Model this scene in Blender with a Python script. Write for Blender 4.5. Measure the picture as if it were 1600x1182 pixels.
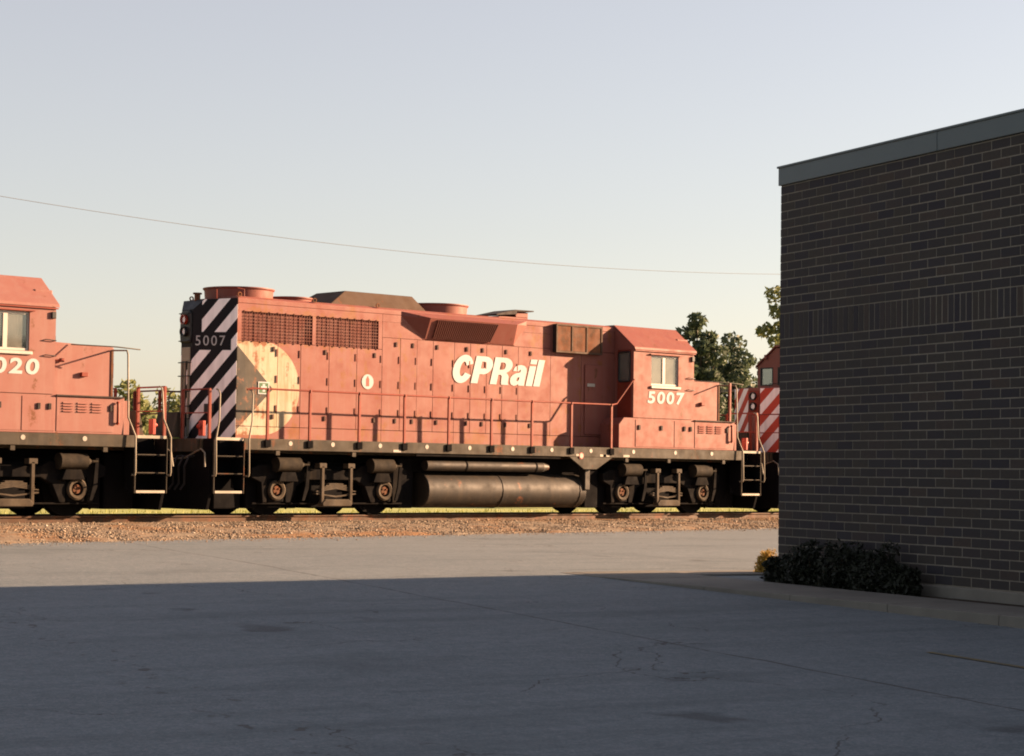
import bpy, bmesh, math, random
import numpy as np
from mathutils import Matrix, Vector

# ---------------------------------------------------------------- clear
for _o in list(bpy.data.objects):
    bpy.data.objects.remove(_o, do_unlink=True)
scene = bpy.context.scene
COL = scene.collection
random.seed(7)
rng = np.random.default_rng(11)
rad = math.radians

# ---------------------------------------------------------------- camera
# world frame: X along the track (right), Y away from the viewer, Z up, origin at
# rail-top level under the middle locomotive
CAM = Vector((-30.36, -34.8, 0.92))
YAW, PITCH, ROLL = rad(42.12), rad(2.63), rad(0.79)
fwd = Vector((math.sin(YAW) * math.cos(PITCH), math.cos(YAW) * math.cos(PITCH), math.sin(PITCH)))
rgt = Vector((math.cos(YAW), -math.sin(YAW), 0))
upv = rgt.cross(fwd)
rg2 = rgt * math.cos(ROLL) + upv * math.sin(ROLL)
up2 = -rgt * math.sin(ROLL) + upv * math.cos(ROLL)
cam_data = bpy.data.cameras.new('camera')
cam = bpy.data.objects.new('camera', cam_data)
COL.objects.link(cam)
cam_data.sensor_width = 36.0
cam_data.lens = 3219 / 1600 * 36
cam_data.clip_start = 0.1
cam_data.clip_end = 6000
cam.matrix_world = Matrix(((rg2.x, up2.x, -fwd.x, CAM.x), (rg2.y, up2.y, -fwd.y, CAM.y),
                           (rg2.z, up2.z, -fwd.z, CAM.z), (0, 0, 0, 1)))
scene.camera = cam

# ---------------------------------------------------------------- sky and sun
SUN_EL = rad(15)
SUN_H = Vector((math.sin(rad(67)), -math.cos(rad(67))))           # horizontal direction towards the sun
world = bpy.data.worlds.new('World')
scene.world = world
world.use_nodes = True
wn, wl = world.node_tree.nodes, world.node_tree.links
wn.clear()
sky = wn.new('ShaderNodeTexSky')
sky.sky_type = 'NISHITA'
sky.sun_disc = False
sky.sun_elevation = SUN_EL
sky.sun_rotation = math.atan2(SUN_H.x, SUN_H.y)
sky.altitude = 100
sky.air_density = 1.0
sky.dust_density = 1.0
sky.ozone_density = 1.0
hsv = wn.new('ShaderNodeHueSaturation')
hsv.inputs['Saturation'].default_value = 0.78
hsv.inputs['Value'].default_value = 0.74
haze_mix = wn.new('ShaderNodeMix')                    # thin high haze veiling the whole sky evenly
haze_mix.data_type = 'RGBA'
haze_mix.inputs[0].default_value = 0.22
haze_mix.inputs[7].default_value = (3.75, 2.95, 2.95, 1)
bg = wn.new('ShaderNodeBackground')
bg.inputs['Strength'].default_value = 0.05
wo = wn.new('ShaderNodeOutputWorld')
wl.new(sky.outputs[0], hsv.inputs['Color'])
tint = wn.new('ShaderNodeMix')
tint.data_type = 'RGBA'
tint.blend_type = 'MULTIPLY'
tint.inputs[0].default_value = 1.0
tint.inputs[7].default_value = (1.02, 0.95, 0.9, 1)
wl.new(hsv.outputs[0], tint.inputs[6])
wl.new(tint.outputs[2], haze_mix.inputs[6])
wl.new(haze_mix.outputs[2], bg.inputs['Color'])
wl.new(bg.outputs[0], wo.inputs['Surface'])

sun_data = bpy.data.lights.new('sun', 'SUN')
sun_data.energy = 5.0
sun_data.angle = rad(0.6)
sun_data.color = (1.0, 0.625, 0.365)
sun = bpy.data.objects.new('sun', sun_data)
COL.objects.link(sun)
to_sun = Vector((SUN_H.x * math.cos(SUN_EL), SUN_H.y * math.cos(SUN_EL), math.sin(SUN_EL)))
sun.rotation_euler = to_sun.to_track_quat('Z', 'Y').to_euler()
sun.location = (20, -40, 30)

vs = scene.view_settings
vs.view_transform = 'Standard'
vs.look = 'None'
vs.gamma = 1
vs.exposure = 2.4
vs.use_curve_mapping = False
scene.render.engine = 'CYCLES'
scene.cycles.filter_width = 1.9
scene.cycles.max_bounces = 6
scene.cycles.transparent_max_bounces = 12


# ---------------------------------------------------------------- material helpers
class NT:
    def __init__(self, name):
        self.m = bpy.data.materials.new(name)
        self.m.use_nodes = True
        self.t = self.m.node_tree
        self.n = self.t.nodes
        self.l = self.t.links
        self.bsdf = self.n['Principled BSDF']

    def node(self, kind, **kw):
        n = self.n.new(kind)
        for k, v in kw.items():
            setattr(n, k, v)
        return n

    def link(self, a, b):
        self.l.new(a, b)

    def coords(self, scale=(1, 1, 1), kind='Object'):
        tc = self.node('ShaderNodeTexCoord')
        mp = self.node('ShaderNodeMapping')
        mp.inputs['Scale'].default_value = scale
        self.link(tc.outputs[kind], mp.inputs['Vector'])
        return mp.outputs[0]

    def noise(self, vec, scale, detail=4, rough=0.6):
        n = self.node('ShaderNodeTexNoise')
        n.inputs['Scale'].default_value = scale
        n.inputs['Detail'].default_value = detail
        n.inputs['Roughness'].default_value = rough
        self.link(vec, n.inputs['Vector'])
        return n.outputs['Fac']

    def ramp(self, fac, lo, hi, a=0.0, b=1.0):
        n = self.node('ShaderNodeMapRange')
        n.inputs['From Min'].default_value = lo
        n.inputs['From Max'].default_value = hi
        n.inputs['To Min'].default_value = a
        n.inputs['To Max'].default_value = b
        self.link(fac, n.inputs['Value'])
        return n.outputs[0]

    def val(self, x):
        n = self.node('ShaderNodeValue')
        n.outputs[0].default_value = x
        return n.outputs[0]

    def math(self, op, a, b=None, c=None):
        n = self.node('ShaderNodeMath', operation=op)
        for i, x in enumerate((a, b, c)):
            if x is None:
                continue
            if isinstance(x, (int, float)):
                n.inputs[i].default_value = x
            else:
                self.link(x, n.inputs[i])
        return n.outputs[0]

    def mix(self, fac, a, b):
        n = self.node('ShaderNodeMix', data_type='RGBA')
        for s, x in ((n.inputs[0], fac), (n.inputs[6], a), (n.inputs[7], b)):
            if isinstance(x, (int, float)):
                s.default_value = x
            elif isinstance(x, tuple):
                s.default_value = (*x, 1)
            else:
                self.link(x, s)
        return n.outputs[2]

    def bump(self, h, strength=0.3, dist=0.01):
        n = self.node('ShaderNodeBump')
        n.inputs['Strength'].default_value = strength
        n.inputs['Distance'].default_value = dist
        self.link(h, n.inputs['Height'])
        self.link(n.outputs[0], self.bsdf.inputs['Normal'])

    def done(self, col, rough=0.6, spec=0.3, metal=0.0):
        if isinstance(col, tuple):
            self.bsdf.inputs['Base Color'].default_value = (*col, 1)
        else:
            self.link(col, self.bsdf.inputs['Base Color'])
        if isinstance(rough, (int, float)):
            self.bsdf.inputs['Roughness'].default_value = rough
        else:
            self.link(rough, self.bsdf.inputs['Roughness'])
        self.bsdf.inputs['Specular IOR Level'].default_value = spec
        self.bsdf.inputs['Metallic'].default_value = metal
        return self.m


RUST = (0.13, 0.045, 0.017)
ALB = 0.7


def weathered(name, base, dark, rust=0.0, streak=0.35, rough=0.6, spec=0.22, metal=0.0, scale=1.5, bump=0.15,
              wear=None):
    """painted / dirty metal: patches, vertical run-off streaks, rust spots"""
    t = NT(name)
    v = t.coords()
    base, dark = tuple(c * ALB for c in base), tuple(c * ALB for c in dark)
    wear = tuple(c * ALB for c in wear) if wear else None
    col = t.mix(t.ramp(t.noise(v, scale, 5), 0.35, 0.7), base, dark)
    vs_ = t.coords((7, 7, 0.55))
    col = t.mix(t.ramp(t.noise(vs_, 1.0, 5, 0.65), 0.48, 0.78, 0, streak), col, wear or dark)
    if rust:
        r1 = t.noise(v, 2.3, 8, 0.75)
        r2 = t.noise(vs_, 0.8, 3)
        f = t.ramp(t.math('MULTIPLY', r1, t.math('ADD', r2, 0.5)), 0.66 - rust * 0.25, 0.72 - rust * 0.15)
        col = t.mix(f, col, t.mix(t.noise(v, 9, 3), RUST, (0.08, 0.03, 0.015)))
    t.bump(t.noise(v, 25, 4), bump, 0.004)
    rr = t.ramp(t.noise(v, 4, 4), 0.3, 0.7, rough - 0.12, rough + 0.12)
    return t.done(col, rr, spec, metal)


def plain(name, c, rough=0.5, spec=0.3, metal=0.0):
    return weathered(name, c, tuple(x * 0.8 for x in c), 0, 0.15, rough, spec, metal)


M = {}
RED = (0.252, 0.084, 0.065)
RED_D = (0.236, 0.073, 0.057)
FADE = (0.252, 0.116, 0.096)
M['red'] = weathered('faded_red_paint', RED, RED_D, rust=0.22, streak=0.5, wear=FADE, rough=0.62, spec=0.22)
M['red_pale'] = weathered('sun_bleached_red_paint', (0.285, 0.135, 0.115), (0.27, 0.112, 0.094), rust=0.2, streak=0.6, wear=(0.3, 0.18, 0.158), rough=0.65, spec=0.2)
M['red_plain'] = M['red']
M['red_dark'] = weathered('radiator_red', (0.24, 0.055, 0.032), (0.15, 0.036, 0.024), rust=0.3, streak=0.3)
M['red_post'] = weathered('stanchion_red', (0.26, 0.042, 0.022), (0.17, 0.03, 0.018), rust=0.2, streak=0.2)
M['frame'] = weathered('grimy_frame_black', (0.056, 0.047, 0.034), (0.032, 0.028, 0.022), rust=0.3, streak=0.6,
                       wear=(0.10, 0.078, 0.052), rough=0.75)
M['truck'] = weathered('dusty_truck_iron', (0.011, 0.0105, 0.011), (0.007, 0.007, 0.008), rust=0.0, streak=0.5, wear=(0.035, 0.028, 0.02), rough=0.9, spec=0.05,
                       scale=4)
M['under'] = weathered('greasy_black', (0.008, 0.008, 0.009), (0.006, 0.006, 0.007), streak=0.3, rough=0.9, spec=0.05, scale=3)
M['tank'] = weathered('oily_tank', (0.034, 0.028, 0.022), (0.011, 0.01, 0.01), rust=0.15, streak=0.9,
                      wear=(0.06, 0.045, 0.03), rough=0.6, scale=2)
M['rust'] = weathered('rusted_panel', (0.17, 0.062, 0.025), (0.06, 0.035, 0.02), rust=0.5, streak=0.6,
                      wear=(0.24, 0.08, 0.035), rough=0.85, scale=5)
M['hatch'] = weathered('weathered_hatch', (0.1, 0.058, 0.034), (0.075, 0.045, 0.03), rust=0.2, streak=0.3, rough=0.8)
M['rail_silver'] = weathered('worn_silver_paint', (0.3, 0.27, 0.21), (0.2, 0.175, 0.13), streak=0.2, rough=0.5)
M['step_edge'] = weathered('worn_white_edge', (0.5, 0.46, 0.38), (0.3, 0.27, 0.22), streak=0.3)
M['white'] = weathered('lettering_white', (0.5, 0.53, 0.55), (0.44, 0.46, 0.47), streak=0.2, rough=0.6)
M['dot'] = plain('reflector_white', (0.46, 0.43, 0.38))
M['black'] = plain('black_paint', (0.02, 0.02, 0.022), 0.5)
M['dark'] = plain('dark_gap', (0.03, 0.02, 0.018), 0.8)
M['alu'] = plain('window_aluminium', (0.6, 0.58, 0.53), 0.45)
M['green'] = plain('sign_green', (0.04, 0.14, 0.055))
M['signred'] = plain('sign_red', (0.42, 0.05, 0.03))
M['rubber'] = plain('rubber_hose', (0.02, 0.02, 0.022), 0.6)
M['lens_red'] = plain('lens_red', (0.3, 0.03, 0.015), 0.2, 0.6)
M['meshwire'] = plain('rusty_wire', (0.15, 0.045, 0.03), 0.8)
M['latchmetal'] = plain('latch_rusty_metal', (0.07, 0.032, 0.024), 0.8)
M['intake'] = plain('intake_maroon', (0.11, 0.025, 0.018), 0.7)
M['steel'] = weathered('rail_steel', (0.11, 0.056, 0.03), (0.06, 0.034, 0.022), rust=0.5, streak=0.2, rough=0.7, scale=3)
M['railtop'] = plain('rail_head_steel', (0.22, 0.19, 0.16), 0.35, 0.5, 0.7)
M['tie'] = weathered('creosoted_wood', (0.10, 0.066, 0.04), (0.05, 0.035, 0.025), streak=0.2, rough=0.9, scale=6)
M['cylinder'] = weathered('brake_cylinder_dusty', (0.05, 0.041, 0.03), (0.018, 0.016, 0.014), streak=0.4, rough=0.85, spec=0.1, scale=5)
M['spring'] = weathered('spring_steel_dusty', (0.085, 0.066, 0.045), (0.045, 0.035, 0.025), streak=0.3, rough=0.85, scale=6)


def m_lens():
    t = NT('headlight_lens')
    t.bsdf.inputs['Transmission Weight'].default_value = 0.2
    return t.done((0.7, 0.72, 0.75), 0.12, 0.7)


M['lens'] = m_lens()


def m_glass():
    t = NT('cab_glass')
    n, l = t.n, t.l
    out = n['Material Output']
    tr = t.node('ShaderNodeBsdfTransparent')
    tr.inputs[0].default_value = (0.62, 0.68, 0.64, 1)
    gl = t.node('ShaderNodeBsdfGlossy')
    gl.inputs['Roughness'].default_value = 0.06
    df = t.node('ShaderNodeBsdfDiffuse')
    df.inputs[0].default_value = (0.42, 0.42, 0.36, 1)
    fr = t.node('ShaderNodeFresnel')
    fr.inputs['IOR'].default_value = 1.5
    m1 = t.node('ShaderNodeMixShader')
    v = t.coords()
    l.new(t.ramp(t.noise(v, 3, 4), 0.3, 0.7, 0.14, 0.3), m1.inputs[0])
    l.new(tr.outputs[0], m1.inputs[1])
    l.new(df.outputs[0], m1.inputs[2])
    m2 = t.node('ShaderNodeMixShader')
    l.new(t.math('ADD', fr.outputs[0], 0.08), m2.inputs[0])
    l.new(m1.outputs[0], m2.inputs[1])
    l.new(gl.outputs[0], m2.inputs[2])
    l.new(m2.outputs[0], out.inputs['Surface'])
    return t.m


M['glass'] = m_glass()


def m_hood():
    """red hood paint with the cream half-disc and black triangle painted at the rear end"""
    t = NT('hood_paint_with_emblem')
    mul = lambda c: tuple(q * ALB for q in c)
    v = t.coords()
    vst = t.coords((7, 7, 0.5))
    sep = t.node('ShaderNodeSeparateXYZ')
    t.link(v, sep.inputs[0])
    x, z = sep.outputs[0], sep.outputs[2]
    red = t.mix(t.ramp(t.noise(v, 1.3, 5), 0.35, 0.7), mul(RED), mul(RED_D))
    red = t.mix(t.ramp(t.noise(vst, 1.0, 5, 0.65), 0.45, 0.75, 0, 0.6), red, mul(FADE))
    cream = t.mix(t.ramp(t.noise(v, 2.0, 5), 0.4, 0.65), mul((0.47, 0.425, 0.32)), mul((0.43, 0.36, 0.235)))
    cream = t.mix(t.ramp(t.noise(vst, 1.4, 6, 0.7), 0.46, 0.66, 0, 0.7), cream, mul((0.27, 0.17, 0.075)))
    blk = t.mix(t.ramp(t.noise(vst, 1.0, 5), 0.4, 0.7), mul((0.03, 0.028, 0.024)), mul((0.058, 0.05, 0.037)))
    blk = t.mix(t.ramp(t.noise(v, 3.0, 6, 0.7), 0.6, 0.66, 0, 0.7), blk, (0.2, 0.07, 0.03))
    dz = t.math('SUBTRACT', z, 2.54)
    dx = t.math('MAXIMUM', t.math('ADD', x, 6.45), 0.0)
    rr = t.math('SQRT', t.math('ADD', t.math('MULTIPLY', dx, dx), t.math('MULTIPLY', dz, dz)))
    disc = t.math('LESS_THAN', rr, t.math('ADD', 0.94, 0))
    disc = t.math('MULTIPLY', disc, t.math('LESS_THAN', x, -5.4))
    tri = t.math('LESS_THAN', t.math('ABSOLUTE', t.math('SUBTRACT', z, 2.53)),
                 t.math('MULTIPLY', t.math('SUBTRACT', -6.16, x), 0.96))
    col = t.mix(disc, red, cream)
    col = t.mix(tri, col, blk)
    r1 = t.noise(v, 2.2, 8, 0.75)
    r2 = t.noise(vst, 0.8, 3)
    rim = t.math('MULTIPLY', t.ramp(t.math('ABSOLUTE', t.math('SUBTRACT', t.math('ABSOLUTE', t.math('SUBTRACT', z, 3.77)), 0.32)), 0.03, 0.1, 0.1, 0.0), t.math('LESS_THAN', x, -3.35))
    low = t.math('ADD', rim, t.ramp(z, 1.5, 2.2, 0.07, 0.0))    # real corrosion creeps up from the deck
    f = t.ramp(t.math('ADD', t.math('MULTIPLY', r1, t.math('ADD', r2, 0.5)), low), 0.56, 0.66)
    col = t.mix(f, col, t.mix(t.noise(v, 9, 3), RUST, (0.2, 0.07, 0.025)))
    t.bump(t.noise(v, 20, 4), 0.15, 0.004)
    return t.done(col, t.ramp(t.noise(v, 4, 4), 0.3, 0.7, 0.5, 0.75), 0.22)


M['hood'] = m_hood()


def m_stripe(name, dark, light, period, z0, k, panel):
    """diagonal hazard stripes from the UV map (metres)"""
    t = NT(name)
    tc = t.node('ShaderNodeTexCoord')
    sep = t.node('ShaderNodeSeparateXYZ')
    t.link(tc.outputs['UV'], sep.inputs[0])
    u, z = sep.outputs[0], sep.outputs[1]
    w = t.math('ADD', z, t.math('MULTIPLY', u, k))
    fr = t.math('FRACT', t.math('ADD', t.math('DIVIDE', t.math('SUBTRACT', w, z0), period), 20.0))
    msk = t.math('LESS_THAN', fr, 0.5)
    if panel:
        for (u0, u1, a, b) in panel:
            inside = t.math('MULTIPLY', t.math('MULTIPLY', t.math('GREATER_THAN', u, u0), t.math('LESS_THAN', u, u1)),
                            t.math('MULTIPLY', t.math('GREATER_THAN', z, a), t.math('LESS_THAN', z, b)))
            msk = t.math('MULTIPLY', msk, t.math('SUBTRACT', 1.0, inside))
    v = t.coords()
    lt = t.mix(t.ramp(t.noise(t.coords((7, 7, 0.6)), 1.0, 5), 0.45, 0.75), light, tuple(c * 0.75 for c in light))
    col = t.mix(msk, dark, lt)
    t.bump(t.noise(v, 25, 4), 0.12, 0.004)
    return t.done(col, 0.6, 0.12)


M['stripe_bw'] = m_stripe('black_white_stripes', (0.009, 0.0095, 0.012), (0.8, 0.79, 0.8), 0.565, 2.78, 1.22,
                          [(0.12, 9, 3.27, 3.63), (0.72, 9, 3.6, 4.3)])
M['stripe_rw'] = m_stripe('red_white_stripes', (0.36, 0.055, 0.035), (0.74, 0.7, 0.7), 0.56, 1.75, -1.1, None)


def m_asphalt():
    t = NT('worn_asphalt')
    v = t.coords()
    n1 = t.noise(v, 0.12, 5, 0.6)
    n2 = t.noise(v, 48, 3, 0.7)
    n3 = t.noise(t.coords((0.5, 0.08, 1)), 1.0, 6, 0.65)
    col = t.mix(t.ramp(n1, 0.3, 0.7), (0.096, 0.128, 0.144), (0.133, 0.164, 0.178))
    col = t.mix(t.ramp(n3, 0.35, 0.7, 0, 0.6), col, (0.07, 0.093, 0.104))
    col = t.mix(t.ramp(n2, 0.42, 0.62, 0, 0.85), col, (0.182, 0.198, 0.215))
    n4 = t.noise(v, 14, 6, 0.8)
    col = t.mix(t.ramp(n4, 0.42, 0.7, 0, 0.6), col, (0.052, 0.068, 0.076))
    n5 = t.noise(v, 3.3, 7, 0.8)
    col = t.mix(t.ramp(n5, 0.5, 0.68, 0, 0.45), col, (0.186, 0.203, 0.22))
    n6 = t.noise(t.coords((1.2, 0.12, 1)), 1.6, 7, 0.72)
    col = t.mix(t.ramp(n6, 0.5, 0.7, 0, 0.5), col, (0.056, 0.074, 0.082))
    st = t.ramp(t.noise(v, 0.33, 6, 0.7), 0.54, 0.7, 0, 0.5)
    col = t.mix(st, col, (0.05, 0.065, 0.073))
    oil = t.ramp(t.noise(v, 1.1, 3, 0.5), 0.68, 0.76, 0, 0.6)
    col = t.mix(oil, col, (0.03, 0.034, 0.038))
    spk = t.ramp(t.noise(v, 34, 2, 0.5), 0.7, 0.76, 0, 0.7)
    col = t.mix(spk, col, (0.24, 0.25, 0.25))
    # cracks: warped cells
    warp = t.node('ShaderNodeVectorMath', operation='ADD')
    nz = t.node('ShaderNodeTexNoise')
    nz.inputs['Scale'].default_value = 0.7
    nz.inputs['Detail'].default_value = 6
    t.link(v, nz.inputs['Vector'])
    sc_ = t.node('ShaderNodeVectorMath', operation='SCALE')
    sc_.inputs['Scale'].default_value = 2.0
    t.link(nz.outputs['Color'], sc_.inputs[0])
    t.link(v, warp.inputs[0])
    t.link(sc_.outputs[0], warp.inputs[1])
    vo = t.node('ShaderNodeTexVoronoi', feature='DISTANCE_TO_EDGE')
    vo.inputs['Scale'].default_value = 0.24
    t.link(warp.outputs[0], vo.inputs['Vector'])
    crack = t.math('LESS_THAN', vo.outputs['Distance'], 0.0022)
    crack = t.math('MULTIPLY', crack, t.ramp(t.noise(v, 0.5, 3), 0.46, 0.54))
    col = t.mix(t.math('MULTIPLY', crack, 0.7), col, (0.03, 0.028, 0.027))
    # the long paving seam, parallel to the building
    sep = t.node('ShaderNodeSeparateXYZ')
    t.link(v, sep.inputs[0])
    wob = t.math('MULTIPLY', t.math('SUBTRACT', t.noise(v, 0.8, 6), 0.5), 0.16)
    dd = t.math('ABSOLUTE', t.math('ADD', t.math('ADD', sep.outputs[1], 4.9), wob))
    wid = t.ramp(t.noise(v, 1.5, 4), 0.3, 0.7, 0.006, 0.026)
    seam = t.math('MULTIPLY', t.math('LESS_THAN', dd, wid), t.ramp(t.noise(v, 2.0, 3), 0.3, 0.42))
    col = t.mix(t.math('MULTIPLY', seam, 0.75), col, (0.035, 0.033, 0.032))
    # patched holes
    hole = t.ramp(t.noise(t.coords((1.6, 2.4, 1)), 2.6, 3), 0.6, 0.64)
    ln = t.math('ABSOLUTE', t.math('ADD', t.math('ADD', sep.outputs[1], 9.45), t.math('MULTIPLY', wob, 2.5)))
    hole = t.math('MULTIPLY', hole, t.ramp(ln, 0.12, 0.3, 1.0, 0.0))
    col = t.mix(t.math('MULTIPLY', hole, 0.7), col, (0.045, 0.042, 0.04))
    t.bump(t.math('ADD', t.noise(v, 90, 3, 0.7), t.math('MULTIPLY', n4, 0.6)), 0.5, 0.006)
    return t.done(col, 0.85, 0.25)


M['asphalt'] = m_asphalt()


def m_simple_noise(name, a, b, scale, rough=0.9, bump=0.4, bd=0.01, spec=0.2, third=None):
    t = NT(name)
    v = t.coords()
    col = t.mix(t.ramp(t.noise(v, scale, 6, 0.65), 0.35, 0.65), a, b)
    if third:
        col = t.mix(t.ramp(t.noise(v, scale * 0.15, 4), 0.48, 0.62), col, third)
    t.bump(t.noise(v, scale * 6, 4), bump, bd)
    return t.done(col, rough, spec)


M['concrete'] = m_simple_noise('concrete', (0.155, 0.15, 0.132), (0.115, 0.112, 0.1), 1.5, bump=0.3, bd=0.004)
M['soil'] = m_simple_noise('bed_mulch', (0.05, 0.038, 0.026), (0.03, 0.023, 0.017), 12, bump=0.8, bd=0.03)
M['ballast'] = m_simple_noise('ballast_dirt', (0.225, 0.185, 0.135), (0.165, 0.13, 0.095), 3.0, bump=0.8, bd=0.03,
                              third=(0.21, 0.115, 0.055))
M['grass_ground'] = m_simple_noise('grass_field', (0.23, 0.26, 0.075), (0.32, 0.33, 0.11), 0.6, bump=0.6, bd=0.03)
M['paintline'] = weathered('worn_yellow_line', (0.24, 0.19, 0.08), (0.13, 0.13, 0.115), streak=0.6, rough=0.8, scale=7)
M['mortar'] = m_simple_noise('mortar', (0.175, 0.162, 0.135), (0.13, 0.12, 0.1), 8, bump=0.4, bd=0.003)
M['fascia'] = m_simple_noise('fascia_metal', (0.05, 0.075, 0.085), (0.042, 0.064, 0.074), 0.8, rough=0.45, bump=0.05,
                             bd=0.002, spec=0.4)
M['roof_gravel'] = m_simple_noise('roof_membrane', (0.08, 0.08, 0.08), (0.06, 0.06, 0.06), 3)
M['pole'] = weathered('pole_wood', (0.12, 0.085, 0.055), (0.07, 0.05, 0.035), streak=0.5, rough=0.9)
M['bark'] = m_simple_noise('bark', (0.07, 0.05, 0.035), (0.04, 0.03, 0.022), 6, bump=0.8, bd=0.02)
M['wire'] = plain('wire_grey', (0.17, 0.18, 0.2), 0.6)


def m_brick():
    t = NT('brown_brick')
    oi = t.node('ShaderNodeObjectInfo')
    ge = t.node('ShaderNodeNewGeometry')
    r = t.math('FRACT', t.math('ADD', t.math('MULTIPLY', oi.outputs['Random'], 7.31), ge.outputs['Random Per Island']))
    cr = t.node('ShaderNodeValToRGB')
    e = cr.color_ramp.elements
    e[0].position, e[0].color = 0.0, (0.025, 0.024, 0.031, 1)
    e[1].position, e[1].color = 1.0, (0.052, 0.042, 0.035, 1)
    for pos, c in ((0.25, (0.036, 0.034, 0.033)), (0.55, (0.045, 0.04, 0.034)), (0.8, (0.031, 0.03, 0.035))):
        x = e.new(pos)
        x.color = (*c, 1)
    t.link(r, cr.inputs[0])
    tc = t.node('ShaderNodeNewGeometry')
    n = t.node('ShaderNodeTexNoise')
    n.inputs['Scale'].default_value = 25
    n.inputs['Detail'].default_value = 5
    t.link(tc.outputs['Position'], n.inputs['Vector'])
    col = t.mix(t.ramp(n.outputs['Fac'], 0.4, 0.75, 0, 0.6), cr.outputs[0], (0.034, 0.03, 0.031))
    n2 = t.node('ShaderNodeTexNoise')
    n2.inputs['Scale'].default_value = 140
    t.link(tc.outputs['Position'], n2.inputs['Vector'])
    t.bump(n2.outputs['Fac'], 0.5, 0.004)
    return t.done(col, 0.85, 0.2)


M['brick'] = m_brick()


def m_leaf(name, a, b, trans=0.35):
    t = NT(name)
    ge = t.node('ShaderNodeNewGeometry')
    col = t.mix(ge.outputs['Random Per Island'], a, b)
    t.link(col, t.bsdf.inputs['Base Color'])
    t.bsdf.inputs['Roughness'].default_value = 0.6
    t.bsdf.inputs['Specular IOR Level'].default_value = 0.25
    tl = t.node('ShaderNodeBsdfTranslucent')
    t.link(col, tl.inputs[0])
    mx = t.node('ShaderNodeMixShader')
    mx.inputs[0].default_value = trans
    t.link(t.bsdf.outputs[0], mx.inputs[1])
    t.link(tl.outputs[0], mx.inputs[2])
    t.link(mx.outputs[0], t.n['Material Output'].inputs['Surface'])
    return t.m


M['leaf'] = m_leaf('tree_leaf', (0.048, 0.07, 0.046), (0.09, 0.115, 0.066))
M['leaf_pale'] = m_leaf('pale_leaf', (0.10, 0.13, 0.05), (0.2, 0.21, 0.09))
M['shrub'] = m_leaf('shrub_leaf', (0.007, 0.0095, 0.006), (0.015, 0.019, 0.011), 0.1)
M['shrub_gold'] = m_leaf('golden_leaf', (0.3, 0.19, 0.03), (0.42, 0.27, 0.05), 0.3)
M['blade'] = m_leaf('grass_blade', (0.18, 0.21, 0.05), (0.3, 0.3, 0.1), 0.3)


def m_stone():
    t = NT('ballast_stone')
    ge = t.node('ShaderNodeNewGeometry')
    cr = t.node('ShaderNodeValToRGB')
    e = cr.color_ramp.elements
    e[0].position, e[0].color = 0, (0.06, 0.05, 0.042, 1)
    e[1].position, e[1].color = 1, (0.32, 0.285, 0.235, 1)
    for pos, c in ((0.35, (0.16, 0.128, 0.095)), (0.6, (0.22, 0.18, 0.138)), (0.85, (0.19, 0.135, 0.09))):
        x = e.new(pos)
        x.color = (*c, 1)
    t.link(ge.outputs['Random Per Island'], cr.inputs[0])
    n = t.node('ShaderNodeTexNoise')
    n.inputs['Scale'].default_value = 0.35
    n.inputs['Detail'].default_value = 4
    t.link(ge.outputs['Position'], n.inputs['Vector'])
    col = t.mix(t.ramp(n.outputs['Fac'], 0.52, 0.64, 0, 0.55), cr.outputs[0], (0.22, 0.125, 0.06))
    return t.done(col, 0.9, 0.2)


M['stone'] = m_stone()


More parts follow.
